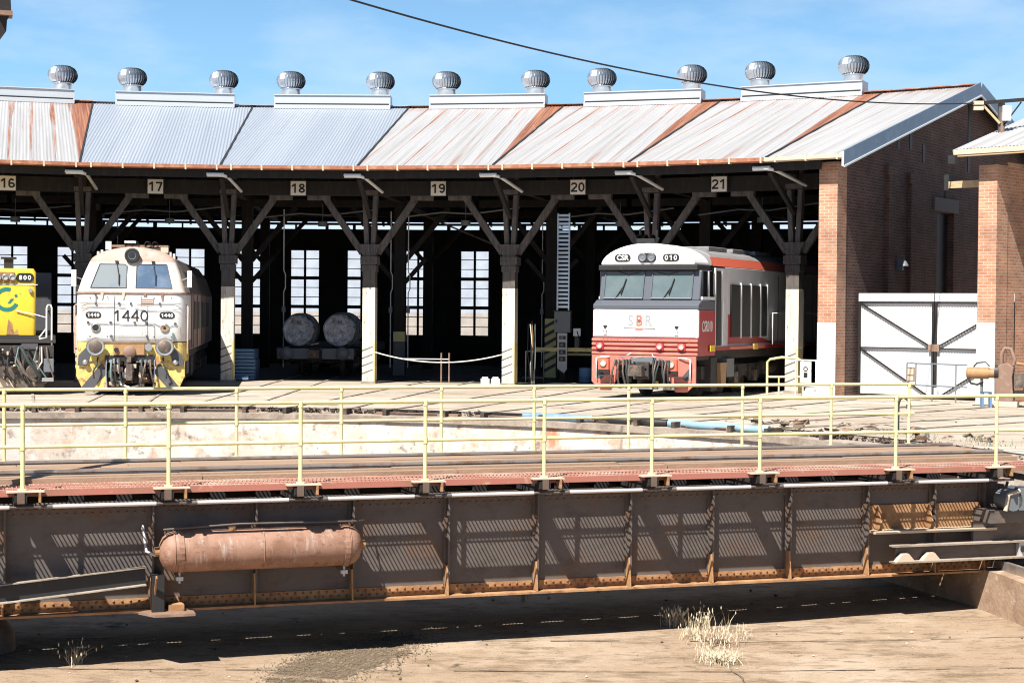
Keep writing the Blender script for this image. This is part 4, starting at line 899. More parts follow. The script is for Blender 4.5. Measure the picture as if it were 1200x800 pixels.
arc=[(-1.40,3.555)]+[(XO+1.34*math.copysign(abs(cos(t)),cos(t)),3.555+.58*sin(t)**1.08) for t in [math.pi-math.pi*k/20 for k in range(21)]][1:-1]+[(1.28,3.555)]
b=MB(); b.prism(arc,(0,1.15,0),'csrwhite',(1,0,0),(0,0,1),(0,.28,0)); br_=build(b,'brow',lo,m,.04)
b=MB(); b.prism([(x+XO,z+3.75) for x,z in oval(.52,.25)],(0,-.02,0),'black',(1,0,0),(0,0,1),(0,.282,0)); hb=build(b,'headlight_housing',br_,m)
for x in (-.125,.125):
    b=MB(); b.lathe([(.115,0),(.115,-.02),(.09,-.02)],'midgrey',(x+XO,.262,3.75),(0,1,0),18); b.lathe([(.09,-.018),(.05,.0),(.03,-.005),(.001,-.01)],'elecgrey',(x+XO,.262,3.75),(0,1,0),18); build(b,'headlight',br_,m)
for x,s_ in ((-.76,'CSR'),(.62,'010')):
    b=MB(); b.prism([(u+x,v+3.745) for u,v in oval(.46,.2)],(0,-.012,0),'signblack',(1,0,0),(0,0,1),(0,.28,0)); pl=build(b,'number_plate',br_,m)
    (text(s_,.19,'textwhite','plate_lettering',br_,m@face(x,.265,3.745),1.0,.006) if s_=='CSR' else digits(s_,.185,'textwhite','plate_lettering',br_,m@face(x,.262,3.745),.68,.15))
b=MB(); b.cbox((-.12,.45,4.2),(.5,.3,.12),'black')
for x in (-.3,-.12,.08): b.lathe([(.03,.3),(.035,.05),(.09,-.12)],'black',(x,.42,4.28),(0,1,0),12)
b.tube([(-.32,.5,4.15),(-.34,.45,4.5),(-.22,.4,4.55)],.03,'black'); b.tube([(.1,.5,4.15),(.14,.45,4.48)],.035,'black'); build(b,'horn_cluster',lo,m)
for x,s_,c_ in ((-.40,'S','textgrey'),(-.155,'B','red'),(.10,'R','textgrey')): text(s_,.40,c_,'emblem_letter',ns,m@face(x,-.004,2.07),.86,.004 if s_!='B' else .010)
b=MB(); b.box((-.60,-.005,1.865),(.30,-.001,1.885),'signblack'); b.box((-.26,-.007,1.83),(-.05,-.002,1.888),'red'); b.box((-.58,-.004,1.83),(-.3,-.001,1.838),'textgrey'); b.box((0,-.004,1.83),(.29,-.001,1.84),'textgrey'); b.disc((-.155,-.008,2.07),(0,-1,0),.05,'teal',12); build(b,'emblem_bar',ns,m)
for x in (-1.13,.9):
    b=MB(); b.prism([(-.06,.08),(.06,.08),(.02,0),(-.02,0)],(0,-.02,0),'black',(1,0,0),(0,0,1),(x,0,1.87)); b.tube([(x-.04,-.02,1.84),(x-.04,-.05,1.76),(x+.04,-.05,1.76),(x+.04,-.02,1.84)],.012,'chrome',6); build(b,'lamp_bracket',ns,m)
b=MB(); b.box((-1.5,.0,1.17),(1.5,1.3,1.615),'darkred')
for z in (1.215,1.335,1.455,1.565): b.box((-1.5,-.05,z-.036),(1.5,.0,z+.036),'red')
bp=build(b,'buffer_beam',lo,m,.012)
for x in (-1.25,.46,1.07):
    b=MB(); b.cbox((x,-.06,1.40),(.22,.06,.2),'darkred'); b.lathe([(.085,0),(.085,-.03),(.06,-.03)],'red',(x,-.09,1.40),(0,1,0),16); b.disc((x,-.11,1.40),(0,-1,0),.07,'lamp',16); build(b,'marker_light',bp,m)
b=MB(); b.prism([(-1.5,1.165),(-1.5,.45),(-1.25,.22),(-.95,.22),(-.72,.62),(-.72,.9),(.66,.9),(.66,.62),(.9,.22),(1.2,.22),(1.45,.45),(1.45,1.165)],(0,.06,0),'red',(1,0,0),(0,0,1),(0,-.03,0))
b.prism([(-1.47,.75),(-1.1,.45),(-1.0,.62),(-1.47,1.0)],(0,-.02,0),'chevron',(1,0,0),(0,0,1),(0,-.032,0)) if False else None
for s_,xx in ((-1,-1.42),(1,1.38)): b.prism([(xx-s_*.02,.62),(xx-s_*.2,.5),(xx-s_*.3,.62),(xx-s_*.02,.95)],(0,-.012,0),'chevron',(1,0,0),(0,0,1),(0,-.032,0))
pil=build(b,'pilot',lo,m,.01)
for x in (-1.13,.8):
    b=MB(); b.cbox((x,-.07,.92),(.3,.08,.3),'orangered'); b.lathe([(.1,0),(.1,-.03),(.08,-.03)],'orange',(x,-.11,.94),(0,1,0),16); b.disc((x,-.13,.94),(0,-1,0),.085,'lamp',16); b.box((x-.17,-.10,.70),(x+.17,-.03,.76),'black'); build(b,'ditch_light',pil,m)
for s_ in (-1,1):
    b=MB(); x=1.33*s_; b.tube([(x,-.03,.5),(x,-.11,.55),(x,-.11,1.08),(x-s_*.15,-.11,1.11),(x-s_*.35,-.05,1.11)],.02,'textwhite',6); build(b,'handrail',pil,m)
    for z in (.35,.6): b=MB(); b.box((s_*1.05-.2,-.18,z),(s_*1.05+.2,-.02,z+.03),'underframe'); build(b,'step',pil,m)
coupler(lo,m,-.2,.78); hoses(lo,m,-.04,(-.78,-.68,-.55,-.45,-.36,.30,.38,.48,.56,.66,.74),1.02,.34,21)
b=MB(); b.tube([(-.62,-.1,1.1),(-.4,-.25,1.16),(-.3,-.15,1.22)],.018,'chrome'); b.tube([(.55,-.1,1.08),(.35,-.25,1.14),(.25,-.12,1.24)],.018,'chrome'); b.box((-.34,-.12,.95),(.34,-.02,1.12),'elecgrey'); b.box((-.9,-.12,.28),(.9,0,.34),'chrome'); build(b,'uncoupling_lever',lo,m)
for s_ in (-1,1):
    X=1.5*s_
    b=MB(); b.box((min(X,X+s_*.006),.05,1.45),(max(X,X+s_*.006),1.28,2.36),'darkred'); b.box((min(X,X+s_*.004),.05,1.62),(max(X,X+s_*.004),.055,2.36),'csrwhite'); sd=build(b,'cab_side',lo,m)
    b=MB(); b.box((min(s_*1.43,s_*1.47),.42,2.72),(max(s_*1.43,s_*1.47),1.27,3.40),'darkglass'); b.box((min(s_*1.43,s_*1.49),.80,2.72),(max(s_*1.43,s_*1.49),.86,3.4),'lightgrey'); b.box((min(s_*1.43,s_*1.48),.36,2.64),(max(s_*1.43,s_*1.48),1.3,2.72),'csrwhite'); build(b,'side_window',sd,m)
    mm=m@Matrix.Translation((X+s_*.008,.66,1.93))@Matrix.Rotation(s_*math.pi/2,4,'Z')@UPR; text('CSR010',.40,'signwhite','side_lettering',sd,mm,.62,.004)
    b=MB(); b.box((min(X*.97,X),1.3,1.30),(max(X*.97,X),2.3,3.5),'lightgrey'); b.box((min(X,X+s_*.01),1.36,1.42),(max(X,X+s_*.01),1.72,3.42),'black'); b.box((min(X,X+s_*.02),1.76,1.42),(max(X,X+s_*.02),2.2,3.42),'lightgrey'); b.tube([(X+s_*.05,1.74,1.45),(X+s_*.06,1.74,2.6)],.018,'chrome',6); build(b,'cab_door',sd,m)
    x0,x1=s_*1.42,s_*1.46
    for y0,y1 in ((2.72,3.48),(3.6,4.35),(4.47,5.2),(5.32,5.85)): b=MB(); b.box((min(x0,x1),y0,1.64),(max(x0,x1),y1,3.08),'black'); b.box((min(x0,s_*1.475),y1+.02,1.6),(max(x0,s_*1.475),y1+.09,3.14),'csrwhite'); b.box((min(x0,x1),y1-.01,1.62),(max(x0,x1),y1+.03,3.1),'lightgrey'); build(b,'radiator_panel',lo,m)
    b=MB(); b.prism([(2.3,1.45),(6.6,1.45),(4.6,1.7),(3.5,2.05),(2.65,2.25),(2.3,2.28)],(s_*.012,0,0),'darkred',(0,1,0),(0,0,1),(s_*1.421,0,0))
    build(b,'lower_livery',lo,m)
    for y in (7,8.2,9.4,10.6,11.8,13,14.2): b=MB(); b.box((min(x0,s_*1.43),y,1.5),(max(x0,s_*1.43),y+.04,3.4),'midgrey'); build(b,'panel_rib',lo,m)
    b=MB(); b.box((s_*1.46-.08,1.3,1.30),(s_*1.46+.08,18.6,1.39),'darkred'); b.box((s_*1.46-.085,2.4,1.305),(s_*1.46+.085,5.4,1.385),'orangered'); 
    for y in (.8,4.4,9): b.box((s_*1.545-.02,y,1.28),(s_*1.545+.02,y+.35,1.44),'yellow')
    b.tube([(s_*1.52,6.2,1.4),(s_*1.52,6.2,2.3),(s_*1.52,18,2.3)],.018,'textwhite',6); build(b,'side_sill',lo,m)
b=MB(); b.box((-1.42,2.3,1.35),(1.42,18.3,3.55),'lightgrey'); hd_=build(b,'engine_hood',lo,m,.02)
pr=[(1.44,3.56),(1.34,3.80)]+[(1.3*cos(t),3.80+.28*sin(t)) for t in [math.pi*k/10 for k in range(1,10)]]+[(-1.34,3.80),(-1.44,3.56)]
b=MB(); b.prism([(x+XO*.5,z) for x,z in pr],(0,16.6,0),'roofgrey',(1,0,0),(0,0,1),(0,1.45,0)); 
for y in (2.4,4.4,6.4): b.box((-1.0,y,4.0),(.9,y+1.5,4.12),'roofgrey'); 
rfc=build(b,'roof',lo,m,.02)
b=MB()
for s_ in (-1,1): b.add([(s_*1.445+XO*.5,1.3,3.555),(s_*1.445+XO*.5,18.05,3.555),(s_*1.35+XO*.5,18.05,3.80),(s_*1.35+XO*.5,1.3,3.80)],[(0,1,2,3)],'orangered')
build(b,'cantrail_stripe',rfc,m,0,False)
b=MB(); b.box((-1.3,.1,1.05),(1.3,18.4,1.30),'underframe'); b.box((-1.25,7.3,.35),(1.25,11.2,1.04),'underframe'); b.box((1.0,1.4,.2),(1.35,1.9,1.1),'underframe'); b.box((1.05,2.5,.55),(1.42,3.1,1.05),'elecgrey'); b.drum((1.1,6.9,.7),(0,1,0),.2,.9,'greasy'); build(b,'underframe',lo,m)
bogie(lo,m,1.1,3); bogie(lo,m,11.9,3)
b=MB(); b.prism([(2.0,.3),(2.35,.3),(2.45,.95),(1.9,.95)],(.12,0,0),'orange',(0,1,0),(0,0,1),(1.32,0,0)); build(b,'sand_box',lo,m)
b=MB()
for pts in ([(-.95,-.003,1.66),(-.95,-.003,2.36)],[(.82,-.003,1.66),(.82,-.003,2.36)],[(-1.46,-.003,1.665),(1.42,-.003,1.665)]): b.tube(pts,.005,'textgrey',4)
for x in (-1.3,-.5,.2,.5,1.2):
    for z in (1.70,2.32): b.drum((x,-.002,z),(0,1,0),.012,.012,'textgrey',6)
build(b,'panel_seam',ns,m)
for x in (-.95,.42):
    b=MB(); b.tube([slope(x,2.66,.03),slope(x+.22,3.0,.045)],.012,'black',6); b.tube([slope(x+.16,2.78,.05),slope(x+.28,3.2,.05)],.014,'black',6); build(b,'wiper',cbn,m)
rnd=random.Random(44)
for k in range(9):
    x=rnd.uniform(-1.35,1.3); l_=rnd.uniform(.08,.3); b=MB(); b.prism([(x-.012,1.62),(x+.014,1.62),(x+.008,1.62-l_*.5),(x,1.62-l_)],(0,-.003,0),'brownmetal',(1,0,0),(0,0,1),(0,-.052,0)); build(b,'grime_run',bp,m)
# ---- older white bodied locomotive
m=MR(phi(0)+DEL/2,21.44)
lo=thing('diesel_locomotive','dirty white diesel locomotive with rounded nose, single headlight and yellow buffer area','locomotive',m)
def slice_(z,hw,y0,rad,y1,ins=0,n=5):
    pts=[]
    for k in range(n+1): t=math.pi+math.pi/2*k/n; pts.append((-hw+rad+rad*cos(t),y0+rad+rad*sin(t),z))
    for k in range(n+1): t=1.5*math.pi+math.pi/2*k/n; pts.append((hw-rad+rad*cos(t),y0+rad+rad*sin(t),z))
    pts+=[(hw,y1,z),(-hw,y1,z)]; return pts
Y1=2.6
b=MB(); b.loft([slice_(1.42,1.40,.03,.28,Y1),slice_(1.5,1.42,.0,.30,Y1),slice_(2.4,1.42,.0,.30,Y1),slice_(2.66,1.41,.03,.30,Y1)],'white'); bd=build(b,'nose',lo,m)
b=MB(); b.loft([slice_(2.665,1.43,.01,.3,Y1),slice_(2.70,1.44,.0,.3,Y1),slice_(2.725,1.42,.03,.3,Y1)],'brownmetal'); build(b,'rain_strip',bd,m)
b=MB(); b.loft([slice_(2.725,1.40,.05,.28,Y1),slice_(3.0,1.325,.16,.26,Y1),slice_(3.3,1.22,.30,.25,Y1),slice_(3.52,1.13,.40,.24,Y1)],'cream'); cb=build(b,'cab',lo,m)
b=MB(); b.loft([slice_(3.52,1.13,.40,.24,Y1),slice_(3.63,1.07,.43,.26,Y1),slice_(3.75,.90,.47,.3,Y1),slice_(3.84,.68,.52,.3,Y1),slice_(3.90,.42,.58,.3,Y1),slice_(3.93,.2,.66,.19,Y1)],'pink'); rf=build(b,'cab_roof',lo,m)
b=MB(); b.lathe([(.16,.06),(.20,-.14),(.185,-.17),(.15,-.16)],'black',(0,.46,3.69),(0,1,0),24); b.disc((0,.31,3.69),(0,-1,0),.155,'darkglass',24); b.lathe([(.1,-.165),(.05,-.1)],'lamp',(0,.47,3.69),(0,1,0),18); build(b,'headlight',rf,m)
def sl2(x,z,off=0.): t=(z-2.725)/.795; return (x,.05+.35*t-off,z)
for q,mm_,lab in (([(-1.05,2.83),(-.13,2.83),(-.13,3.42),(-.2,3.46),(-.84,3.46)],'hazeglass','hazy left windscreen'),([(.12,2.83),(1.06,2.83),(.90,3.46),(.18,3.46),(.12,3.40)],'blueglass','clear blue windscreen')):
    b=MB(); b.add([sl2(x,z,.012) for x,z in q],[tuple(range(5))],mm_); wn=build(b,'windscreen',cb,m,0,False); wn['label']=lab
    b=MB(); pp=[sl2(x,z,.016) for x,z in q]
    for p_,q_ in zip(pp,pp[1:]+pp[:1]): b.tube([p_,q_],.014,'chevron',6)
    xm=sum(x for x,z in q)/5+.12; b.tube([sl2(xm-.05,3.5,.05),sl2(xm+.03,3.1,.05)],.012,'black',6); b.tube([sl2(xm+.02,3.22,.06),sl2(xm+.03,2.92,.05)],.016,'black',6); b.cbox(sl2(xm-.05,3.52,.03),(.08,.08,.06),'black'); build(b,'window_trim',cb,m)
digits('1440',.40,'signblack','number_lettering',bd,m@face(.0,-.008,2.10),.58,.085)
for x in (-.96,.94):
    b=MB(); b.prism([(u+x,v+2.11) for u,v in oval(.40,.17)],(0,-.012,0),'signblack',(1,0,0),(0,0,1),(0,.001,0)); build(b,'number_plate',bd,m); digits('1440',.135,'textwhite','plate_lettering',bd,m@face(x,-.017,2.11),.6,.17)
b=MB(); b.box((.27,-.012,2.36),(.58,.0,2.58),'cream'); 
for z in (2.40,2.46,2.52): b.box((.28,-.016,z-.012),(.57,-.012,z+.012),'orangered' if z>2.5 else 'brownmetal')
b.box((.26,-.018,2.36),(.285,-.01,2.6),'red'); build(b,'grille_plate',bd,m)
for x,mm_ in ((-.9,'black'),(.88,'orange')):
    b=MB(); b.lathe([(.12,.01),(.12,-.03),(.085,-.04)],'chrome',(x,0,1.78),(0,1,0),20); b.disc((x,-.025,1.78),(0,-1,0),.085,mm_,18); b.disc((x,-.028,1.78),(0,-1,0),.04,'darkglass' ,12); build(b,'marker_light',bd,m)
b=MB(); rnd=random.Random(8)
for z0,x0,x1,sag in ((2.42,-1.3,-.15,.0),(2.42,.15,1.3,.0),(2.29,-1.28,-.1,-.04),(2.29,.1,1.3,.07),(1.90,-1.1,-.5,.03),(1.90,-.5,.6,.05),(1.90,.6,1.2,.10),(1.55,-.55,.45,.0)):
    b.tube([(x0+(x1-x0)*k/6,-.018,z0-sag*4*(k/6)*(1-k/6)) for k in range(7)],.006,'chevron',5)
for x,z in ((-.9,2.42),(-.3,2.42),(.0,2.42),(.75,2.42),(-1.1,1.92),(-.52,1.92),(.1,1.92),(.4,1.92),(1.15,1.9),(-.5,1.56),(.42,1.56),(-.9,2.63)): b.cbox((x,-.02,z),(.05,.04,.05),'chevron')
b.tube([(-.9,-.015,2.42),(-.9,-.015,2.64)],.008,'brownmetal',5); b.tube([(.62,-.012,1.5),(.62,-.012,1.83),(.35,-.012,1.87)],.006,'chevron',5); b.cbox((1.1,-.05,1.55),(.04,.08,.2),'rubbergreen'); build(b,'nose_wiring',bd,m)
b=MB()
for pts in ([(-.42,-.006,1.45),(-.42,-.006,2.62)],[(.44,-.006,1.45),(.44,-.006,2.62)],[(-1.12,-.006,1.47),(1.12,-.006,1.47)]): b.tube(pts,.007,'chevron',4)
for x in (-1.05,-.6,.6,1.05):
    for z in (1.55,2.58): b.drum((x,-.004,z),(0,1,0),.014,.02,'chevron',6)
build(b,'panel_seam',bd,m)
for x in (-.75,-.2,.35,.8):
    b=MB(); b.prism([(x-.03,2.70),(x+.05,2.70),(x+.035,2.55-.1*(x>0)),(x+.0,2.5),(x-.02,2.60)],(0,-.003,0),'brownmetal' if x>0 else 'bracket',(1,0,0),(0,0,1),(0,-.001,0)); build(b,'rust_run',bd,m)
# roof furniture above the cab
b=MB()
for x,r,mm_ in ((-.14,.11,'black'),(.03,.10,'black'),(.36,.09,'black'),(.55,.08,'black')): b.lathe([(r*.4,.35),(r*.5,.1),(r,-.05),(r*.9,-.05)],mm_,(x,.9,4.0),(0,1,0),14)
b.box((-.75,.9,3.86),(-.6,1.0,4.08),'whitepipe'); b.box((-.25,.85,4.04),(.05,1.0,4.10),'whitepipe'); b.cbox((.8,1.0,3.87),(.2,.2,.16),'bracket')
for x in (-.95,-.85,.95,1.05): b.cbox((x,1.0,3.75-.1*(abs(x)-.9)*4),(.06,.1,.16),'signwhite')
b.cbox((.15,1.1,3.96),(1.5,.4,.06),'brownmetal'); build(b,'horn_cluster',rf,m)
for s_ in (-1,1):
    b=MB(); b.tube([(s_*1.30,.35,3.05),(s_*1.48,.3,3.12)],.015,'chrome',6); b.box((s_*1.5-.06,.27,2.86),(s_*1.5+.06,.33,3.30),'signwhite'); build(b,'mirror',cb,m)
    b=MB(); b.tube([(s_*1.46,.2,1.1),(s_*1.47,.2,2.35),(s_*1.43,.3,2.38)],.02,'pink',6); build(b,'handrail',bd,m)
    b=MB(); q=[(.55,2.86),(1.3,2.86),(1.3,3.38),(.72,3.38)]; pr_=[]
    for y,z in q: hwz=1.40-(z-2.725)/.795*.27; pr_.append((s_*(hwz+.012),y,z))
    b.add(pr_,[(0,1,2,3)],'darkglass'); build(b,'side_window',cb,m,0,False)
# yellow lower front with black chevrons
b=MB(); b.loft([slice_(.9,1.42,.02,.3,1.6),slice_(1.40,1.42,.02,.3,1.6)],'paleyellow'); b.box((-.75,.3,.3),(.75,1.2,.9),'underframe')
by=build(b,'buffer_beam',lo,m)
for s_ in (-1,1):
    b=MB(); pts=[(s_*1.40,.9),(s_*1.40,.5),(s_*1.24,.16),(s_*.62,.16),(s_*.62,.9)]; b.prism(pts,(0,.04,0),'paleyellow',(1,0,0),(0,0,1),(0,.06,0))
    b.prism([(s_*1.30,.17),(s_*.98,.17),(s_*.60,.60),(s_*.74,.86)],(0,-.008,0),'chevron',(1,0,0),(0,0,1),(0,.058,0))
    pl=build(b,'pilot_plate',lo,m)
    b=MB(); b.prism([(s_*1.36,.78),(s_*1.12,.78),(s_*1.0,1.16),(s_*1.10,1.3),(s_*1.34,1.06)],(0,-.01,0),'chevron',(1,0,0),(0,0,1),(0,.018,0)); b.prism([(s_*.58,1.05),(s_*.80,.86),(s_*.66,.80),(s_*.52,.90)],(0,-.01,0),'rust',(1,0,0),(0,0,1),(0,.018,0)); build(b,'chevron_stripe',by,m)
    b=MB(); b.lathe([(.16,.1),(.16,-.10),(.23,-.12),(.23,-.16)],'greasy',(s_*.89,0,1.28),(0,1,0),24); b.lathe([(.225,-.16),(.175,-.15)],'chrome',(s_*.89,0,1.28),(0,1,0),24); b.lathe([(.175,-.15),(.13,-.175),(.001,-.185)],'greasy',(s_*.89,0,1.28),(0,1,0),24); b.lathe([(.23,-.12),(.245,-.14),(.23,-.17)],'chrome',(s_*.89,0,1.28),(0,1,0),24); build(b,'buffer',by,m)
    b=MB(); b.lathe([(.07,0),(.07,-.06),(.001,-.07)],'chrome',(s_*1.16,.0,.87),(0,1,0),12); b.tube([(s_*.84,.0,1.0),(s_*.86,-.10,.8),(s_*.95,-.12,.62),(s_*.93,-.05,.45)],.022,'hose',6); b.tube([(s_*.62,.0,.95),(s_*.62,-.08,.55),(s_*.60,-.08,.2)],.02,'chrome',6); build(b,'pipe',pl,m)
b=MB(); b.box((-.44,-.06,1.07),(.36,.03,1.34),'orange'); b.lathe([(.17,-.07),(.15,-.10),(.001,-.10)],'brownmetal',(-.02,0,1.14),(0,1,0),14); b.drum((-.36,-.08,1.2),(0,1,0),.06,.05,'black',12); b.drum((.47,-.06,1.27),(0,1,0),.1,.08,'chrome',14); b.box((-.66,-.02,.9),(.62,.018,1.05),'black'); b.box((-1.1,.0,1.375),(1.1,.018,1.42),'brownmetal'); build(b,'jumper_panel',by,m)
b=MB(); rnd=random.Random(14)
for k in range(46):
    x=rnd.uniform(-.55,.52); z=rnd.uniform(.28,.98); b.cbox((x,rnd.uniform(-.12,.2),z),(rnd.uniform(.04,.16),rnd.uniform(.05,.2),rnd.uniform(.04,.2)),rnd.choice(('greasy','greasy','underframe','chrome','bracket','pink','orange')))
b.cbox((0,-.15,.62),(.16,.5,.42),'greasy'); b.lathe([(.11,.3),(.11,-.1),(.07,-.14)],'pink',(-.02,-.2,.66),(0,1,0),12); b.tube([(-.3,-.05,.3),(0,-.2,.22),(.35,-.05,.3)],.03,'chrome'); build(b,'coupler',lo,m,.006)
hoses(lo,m,-.02,(-.5,-.42,-.3,.28,.4,.5),.9,.3,5)
# body behind the cab
b=MB(); prof=[(-1.42,1.15),(-1.42,2.7),(-1.22,3.3),(-.95,3.68),(-.45,3.86),(.45,3.86),(.95,3.68),(1.22,3.3),(1.42,2.7),(1.42,1.15)]
b.prism(prof,(0,13.0,0),'locoside',(1,0,0),(0,0,1),(0,2.6,0)); bo=build(b,'body',lo,m,.03)
b=MB(); b.prism([(-1.425,2.72),(-1.225,3.31),(-.955,3.69),(-.455,3.87),(.455,3.87),(.955,3.69),(1.225,3.31),(1.425,2.72),(1.2,2.7),(-1.2,2.7)],(0,13.0,0),'locoroof',(1,0,0),(0,0,1),(0,2.61,0)); b.box((-.6,4.2,3.86),(.6,6.4,4.02),'locoroof'); b.box((-.5,8,3.86),(.5,11,4.0),'locoroof'); build(b,'roof',bo,m)
for s_ in (-1,1):
    x=s_*1.425
    for y0,y1,z0,z1,mm_ in ((2.75,3.4,1.3,2.66,'locoside'),(4.0,5.2,1.7,2.5,'black'),(6.2,7.4,1.7,2.5,'black'),(8.6,10.2,1.7,2.5,'black'),(11.4,12.8,1.7,2.5,'locoroof')): b=MB(); b.box((min(x,x+s_*.012),y0,z0),(max(x,x+s_*.012),y1,z1),mm_); build(b,'side_panel',bo,m)
    for y in (2.7,3.5,5.6,8,11): b=MB(); b.box((min(x,x+s_*.018),y,1.2),(max(x,x+s_*.018),y+.05,2.7),'locoroof'); build(b,'side_rib',bo,m)
b=MB(); b.box((-1.3,.3,.95),(1.3,15.5,1.18),'underframe'); b.box((-1.2,6,.35),(1.2,9.4,.95),'underframe'); b.box((1.1,1.9,.5),(1.35,2.8,1.1),'elecgrey'); b.box((1.15,3.4,.4),(1.38,4.1,.9),'underframe'); build(b,'underframe',lo,m)
bogie(lo,m,1.2,3); bogie(lo,m,10,3)
# ---- yellow hood locomotive cut by the left edge
m=MR(phi(-1)+DEL/2,22.2)
lo=thing('diesel_locomotive','yellow narrow hooded diesel locomotive cut by the left edge of the photo','locomotive',m)
b=MB(); b.loft([slice_(1.56,.80,0,.10,6),slice_(3.22,.80,0,.10,6),slice_(3.32,.74,.06,.10,6)],'yellow'); nz=build(b,'hood',lo,m)
b=MB(); b.prism([(u+.52,v+3.08) for u,v in oval(.46,.24)],(0,-.02,0),'signblack',(1,0,0),(0,0,1),(0,0,0)); b.prism([(u-.62,v+3.08) for u,v in oval(.3,.24)],(0,-.02,0),'signblack',(1,0,0),(0,0,1),(0,0,0)); npl=build(b,'number_plate',nz,m); digits('800',.17,'textwhite','plate_lettering',nz,m@face(.52,-.026,3.08),.66,.16)
b=MB(); b.box((-.4,-.03,2.94),(.25,0,3.22),'rust')
for x in (.02,.2,-.16,-.34): b.lathe([(.085,0),(.085,-.05),(.06,-.05)],'chrome',(x,-.02,3.08),(0,1,0),16); b.disc((x,-.045,3.08),(0,-1,0),.07,'lamp',14)
build(b,'headlight',nz,m)
b=MB(); b.box((-.81,-.012,2.885),(.84,-.001,2.905),'textwhite'); b.drum((.66,-.03,2.74),(0,1,0),.055,.06,'chrome',12); b.tube([(.3,-.03,2.2),(.8,-.05,2.1),(1.05,-.1,2.03)],.016,'textwhite',6); build(b,'grab_rail',nz,m)
b=MB() # round open emblem: a ring of teal with a short bar
n=18
for k in range(n): 
    t0=R_(70)+R_(265)*k/n; t1=R_(70)+R_(265)*(k+1)/n; ri,ro_=.22,.32; cx,cz=.06,2.50
    b.add([(cx+ri*cos(t0),-.008,cz+ri*sin(t0)),(cx+ro_*cos(t0),-.008,cz+ro_*sin(t0)),(cx+ro_*cos(t1),-.008,cz+ro_*sin(t1)),(cx+ri*cos(t1),-.008,cz+ri*sin(t1))],[(0,1,2,3)],'teal')
b.prism([(.08,2.40),(.15,2.40),(.24,2.52),(.16,2.52)],(0,-.006,0),'teal',(1,0,0),(0,0,1),(0,-.003,0)); b.disc((.29,-.009,2.60),(0,-1,0),.04,'teal',12); build(b,'emblem',nz,m,0,False)
b=MB(); b.prism([(.05,1.57),(.10,1.98),(.20,1.86),(.24,1.62),(.32,1.72),(.36,1.57)],(0,-.004,0),'rust',(1,0,0),(0,0,1),(0,-.002,0)); build(b,'rust_patch',nz,m)
b=MB(); b.box((-1.3,.0,1.36),(1.3,12,1.55),'underframe'); b.box((-1.3,-.35,1.36),(1.3,0,1.44),'underframe'); b.prism([(-1.28,.9),(1.28,.9),(1.0,.18),(-1.0,.18)],(0,.06,0),'greasy',(1,0,0),(0,0,1),(0,-.3,0)); b.box((-1.25,-.34,.82),(1.25,-.24,1.3),'underframe'); b.prism([(.3,1.2),(.85,1.2),(.85,1.34),(.45,1.34)],(0,-.02,0),'chevron',(1,0,0),(0,0,1),(0,-.345,0)); b.prism([(-.3,.2),(.25,.2),(.1,.45),(-.3,.5)],(0,-.02,0),'bracket',(1,0,0),(0,0,1),(0,-.31,0)); build(b,'underframe',lo,m)
for s_ in (-1,1):
    b=MB(); b.tube([(s_*1.2,-.3,1.0),(s_*1.2,-.3,2.28),(s_*1.17,-.3,2.36),(s_*1.1,-.3,2.36),(s_*1.07,-.3,2.28),(s_*1.07,-.3,1.5),(s_*.88,-.3,1.46)],.025,'textwhite',6); b.tube([(s_*1.07,-.3,1.75),(s_*.88,-.3,1.5)],.02,'textwhite',6); b.tube([(s_*1.2,-.3,2.2),(s_*1.2,8,2.2)],.018,'textwhite',6); build(b,'handrail',lo,m)
b=MB(); rnd=random.Random(31)
for k in range(26): b.cbox((rnd.uniform(-.2,1.2),rnd.uniform(-.5,-.3),rnd.uniform(.3,1.2)),(rnd.uniform(.03,.12),.15,rnd.uniform(.03,.10)),rnd.choice(('greasy','greasy','bracket','underframe','underframe','underframe')))
for k in range(9):
    x_=rnd.uniform(-.2,1.15); b.tube([(x_,-.36,1.25),(x_+rnd.uniform(-.1,.1),-.5,rnd.uniform(.8,1.0)),(x_+rnd.uniform(-.25,.25),-.48,rnd.uniform(.4,.6)),(x_+rnd.uniform(-.3,.3),-.38,.3)],rnd.uniform(.015,.035),rnd.choice(('hose','greasy','rubbergreen','signwhite')),6)
b.tube([(.45,-.4,1.2),(.6,-.55,.9),(.9,-.5,.5),(.85,-.4,.3)],.05,'hose'); b.tube([(.3,-.4,1.0),(.5,-.55,.6),(.8,-.5,.35)],.05,'greasy'); b.drum((.72,-.5,.62),(.4,-1,0),.17,.1,'greasy'); b.box((.95,-.5,.35),(1.25,-.3,.45),'chrome'); b.box((1.0,-.5,.6),(1.25,-.3,.95),'elecgrey'); build(b,'coupler',lo,m,.006)
bogie(lo,m,.9,3)
b=MB(); b.box((-1.3,7.2,1.56),(1.3,9.6,3.36),'chevron'); build(b,'cab',lo,m,.03); b=MB(); b.box((-.02,.5,3.3),(.22,.9,3.6),'black'); b.box((-.1,.45,3.58),(.3,.95,3.63),'black'); build(b,'exhaust_stack',nz,m)
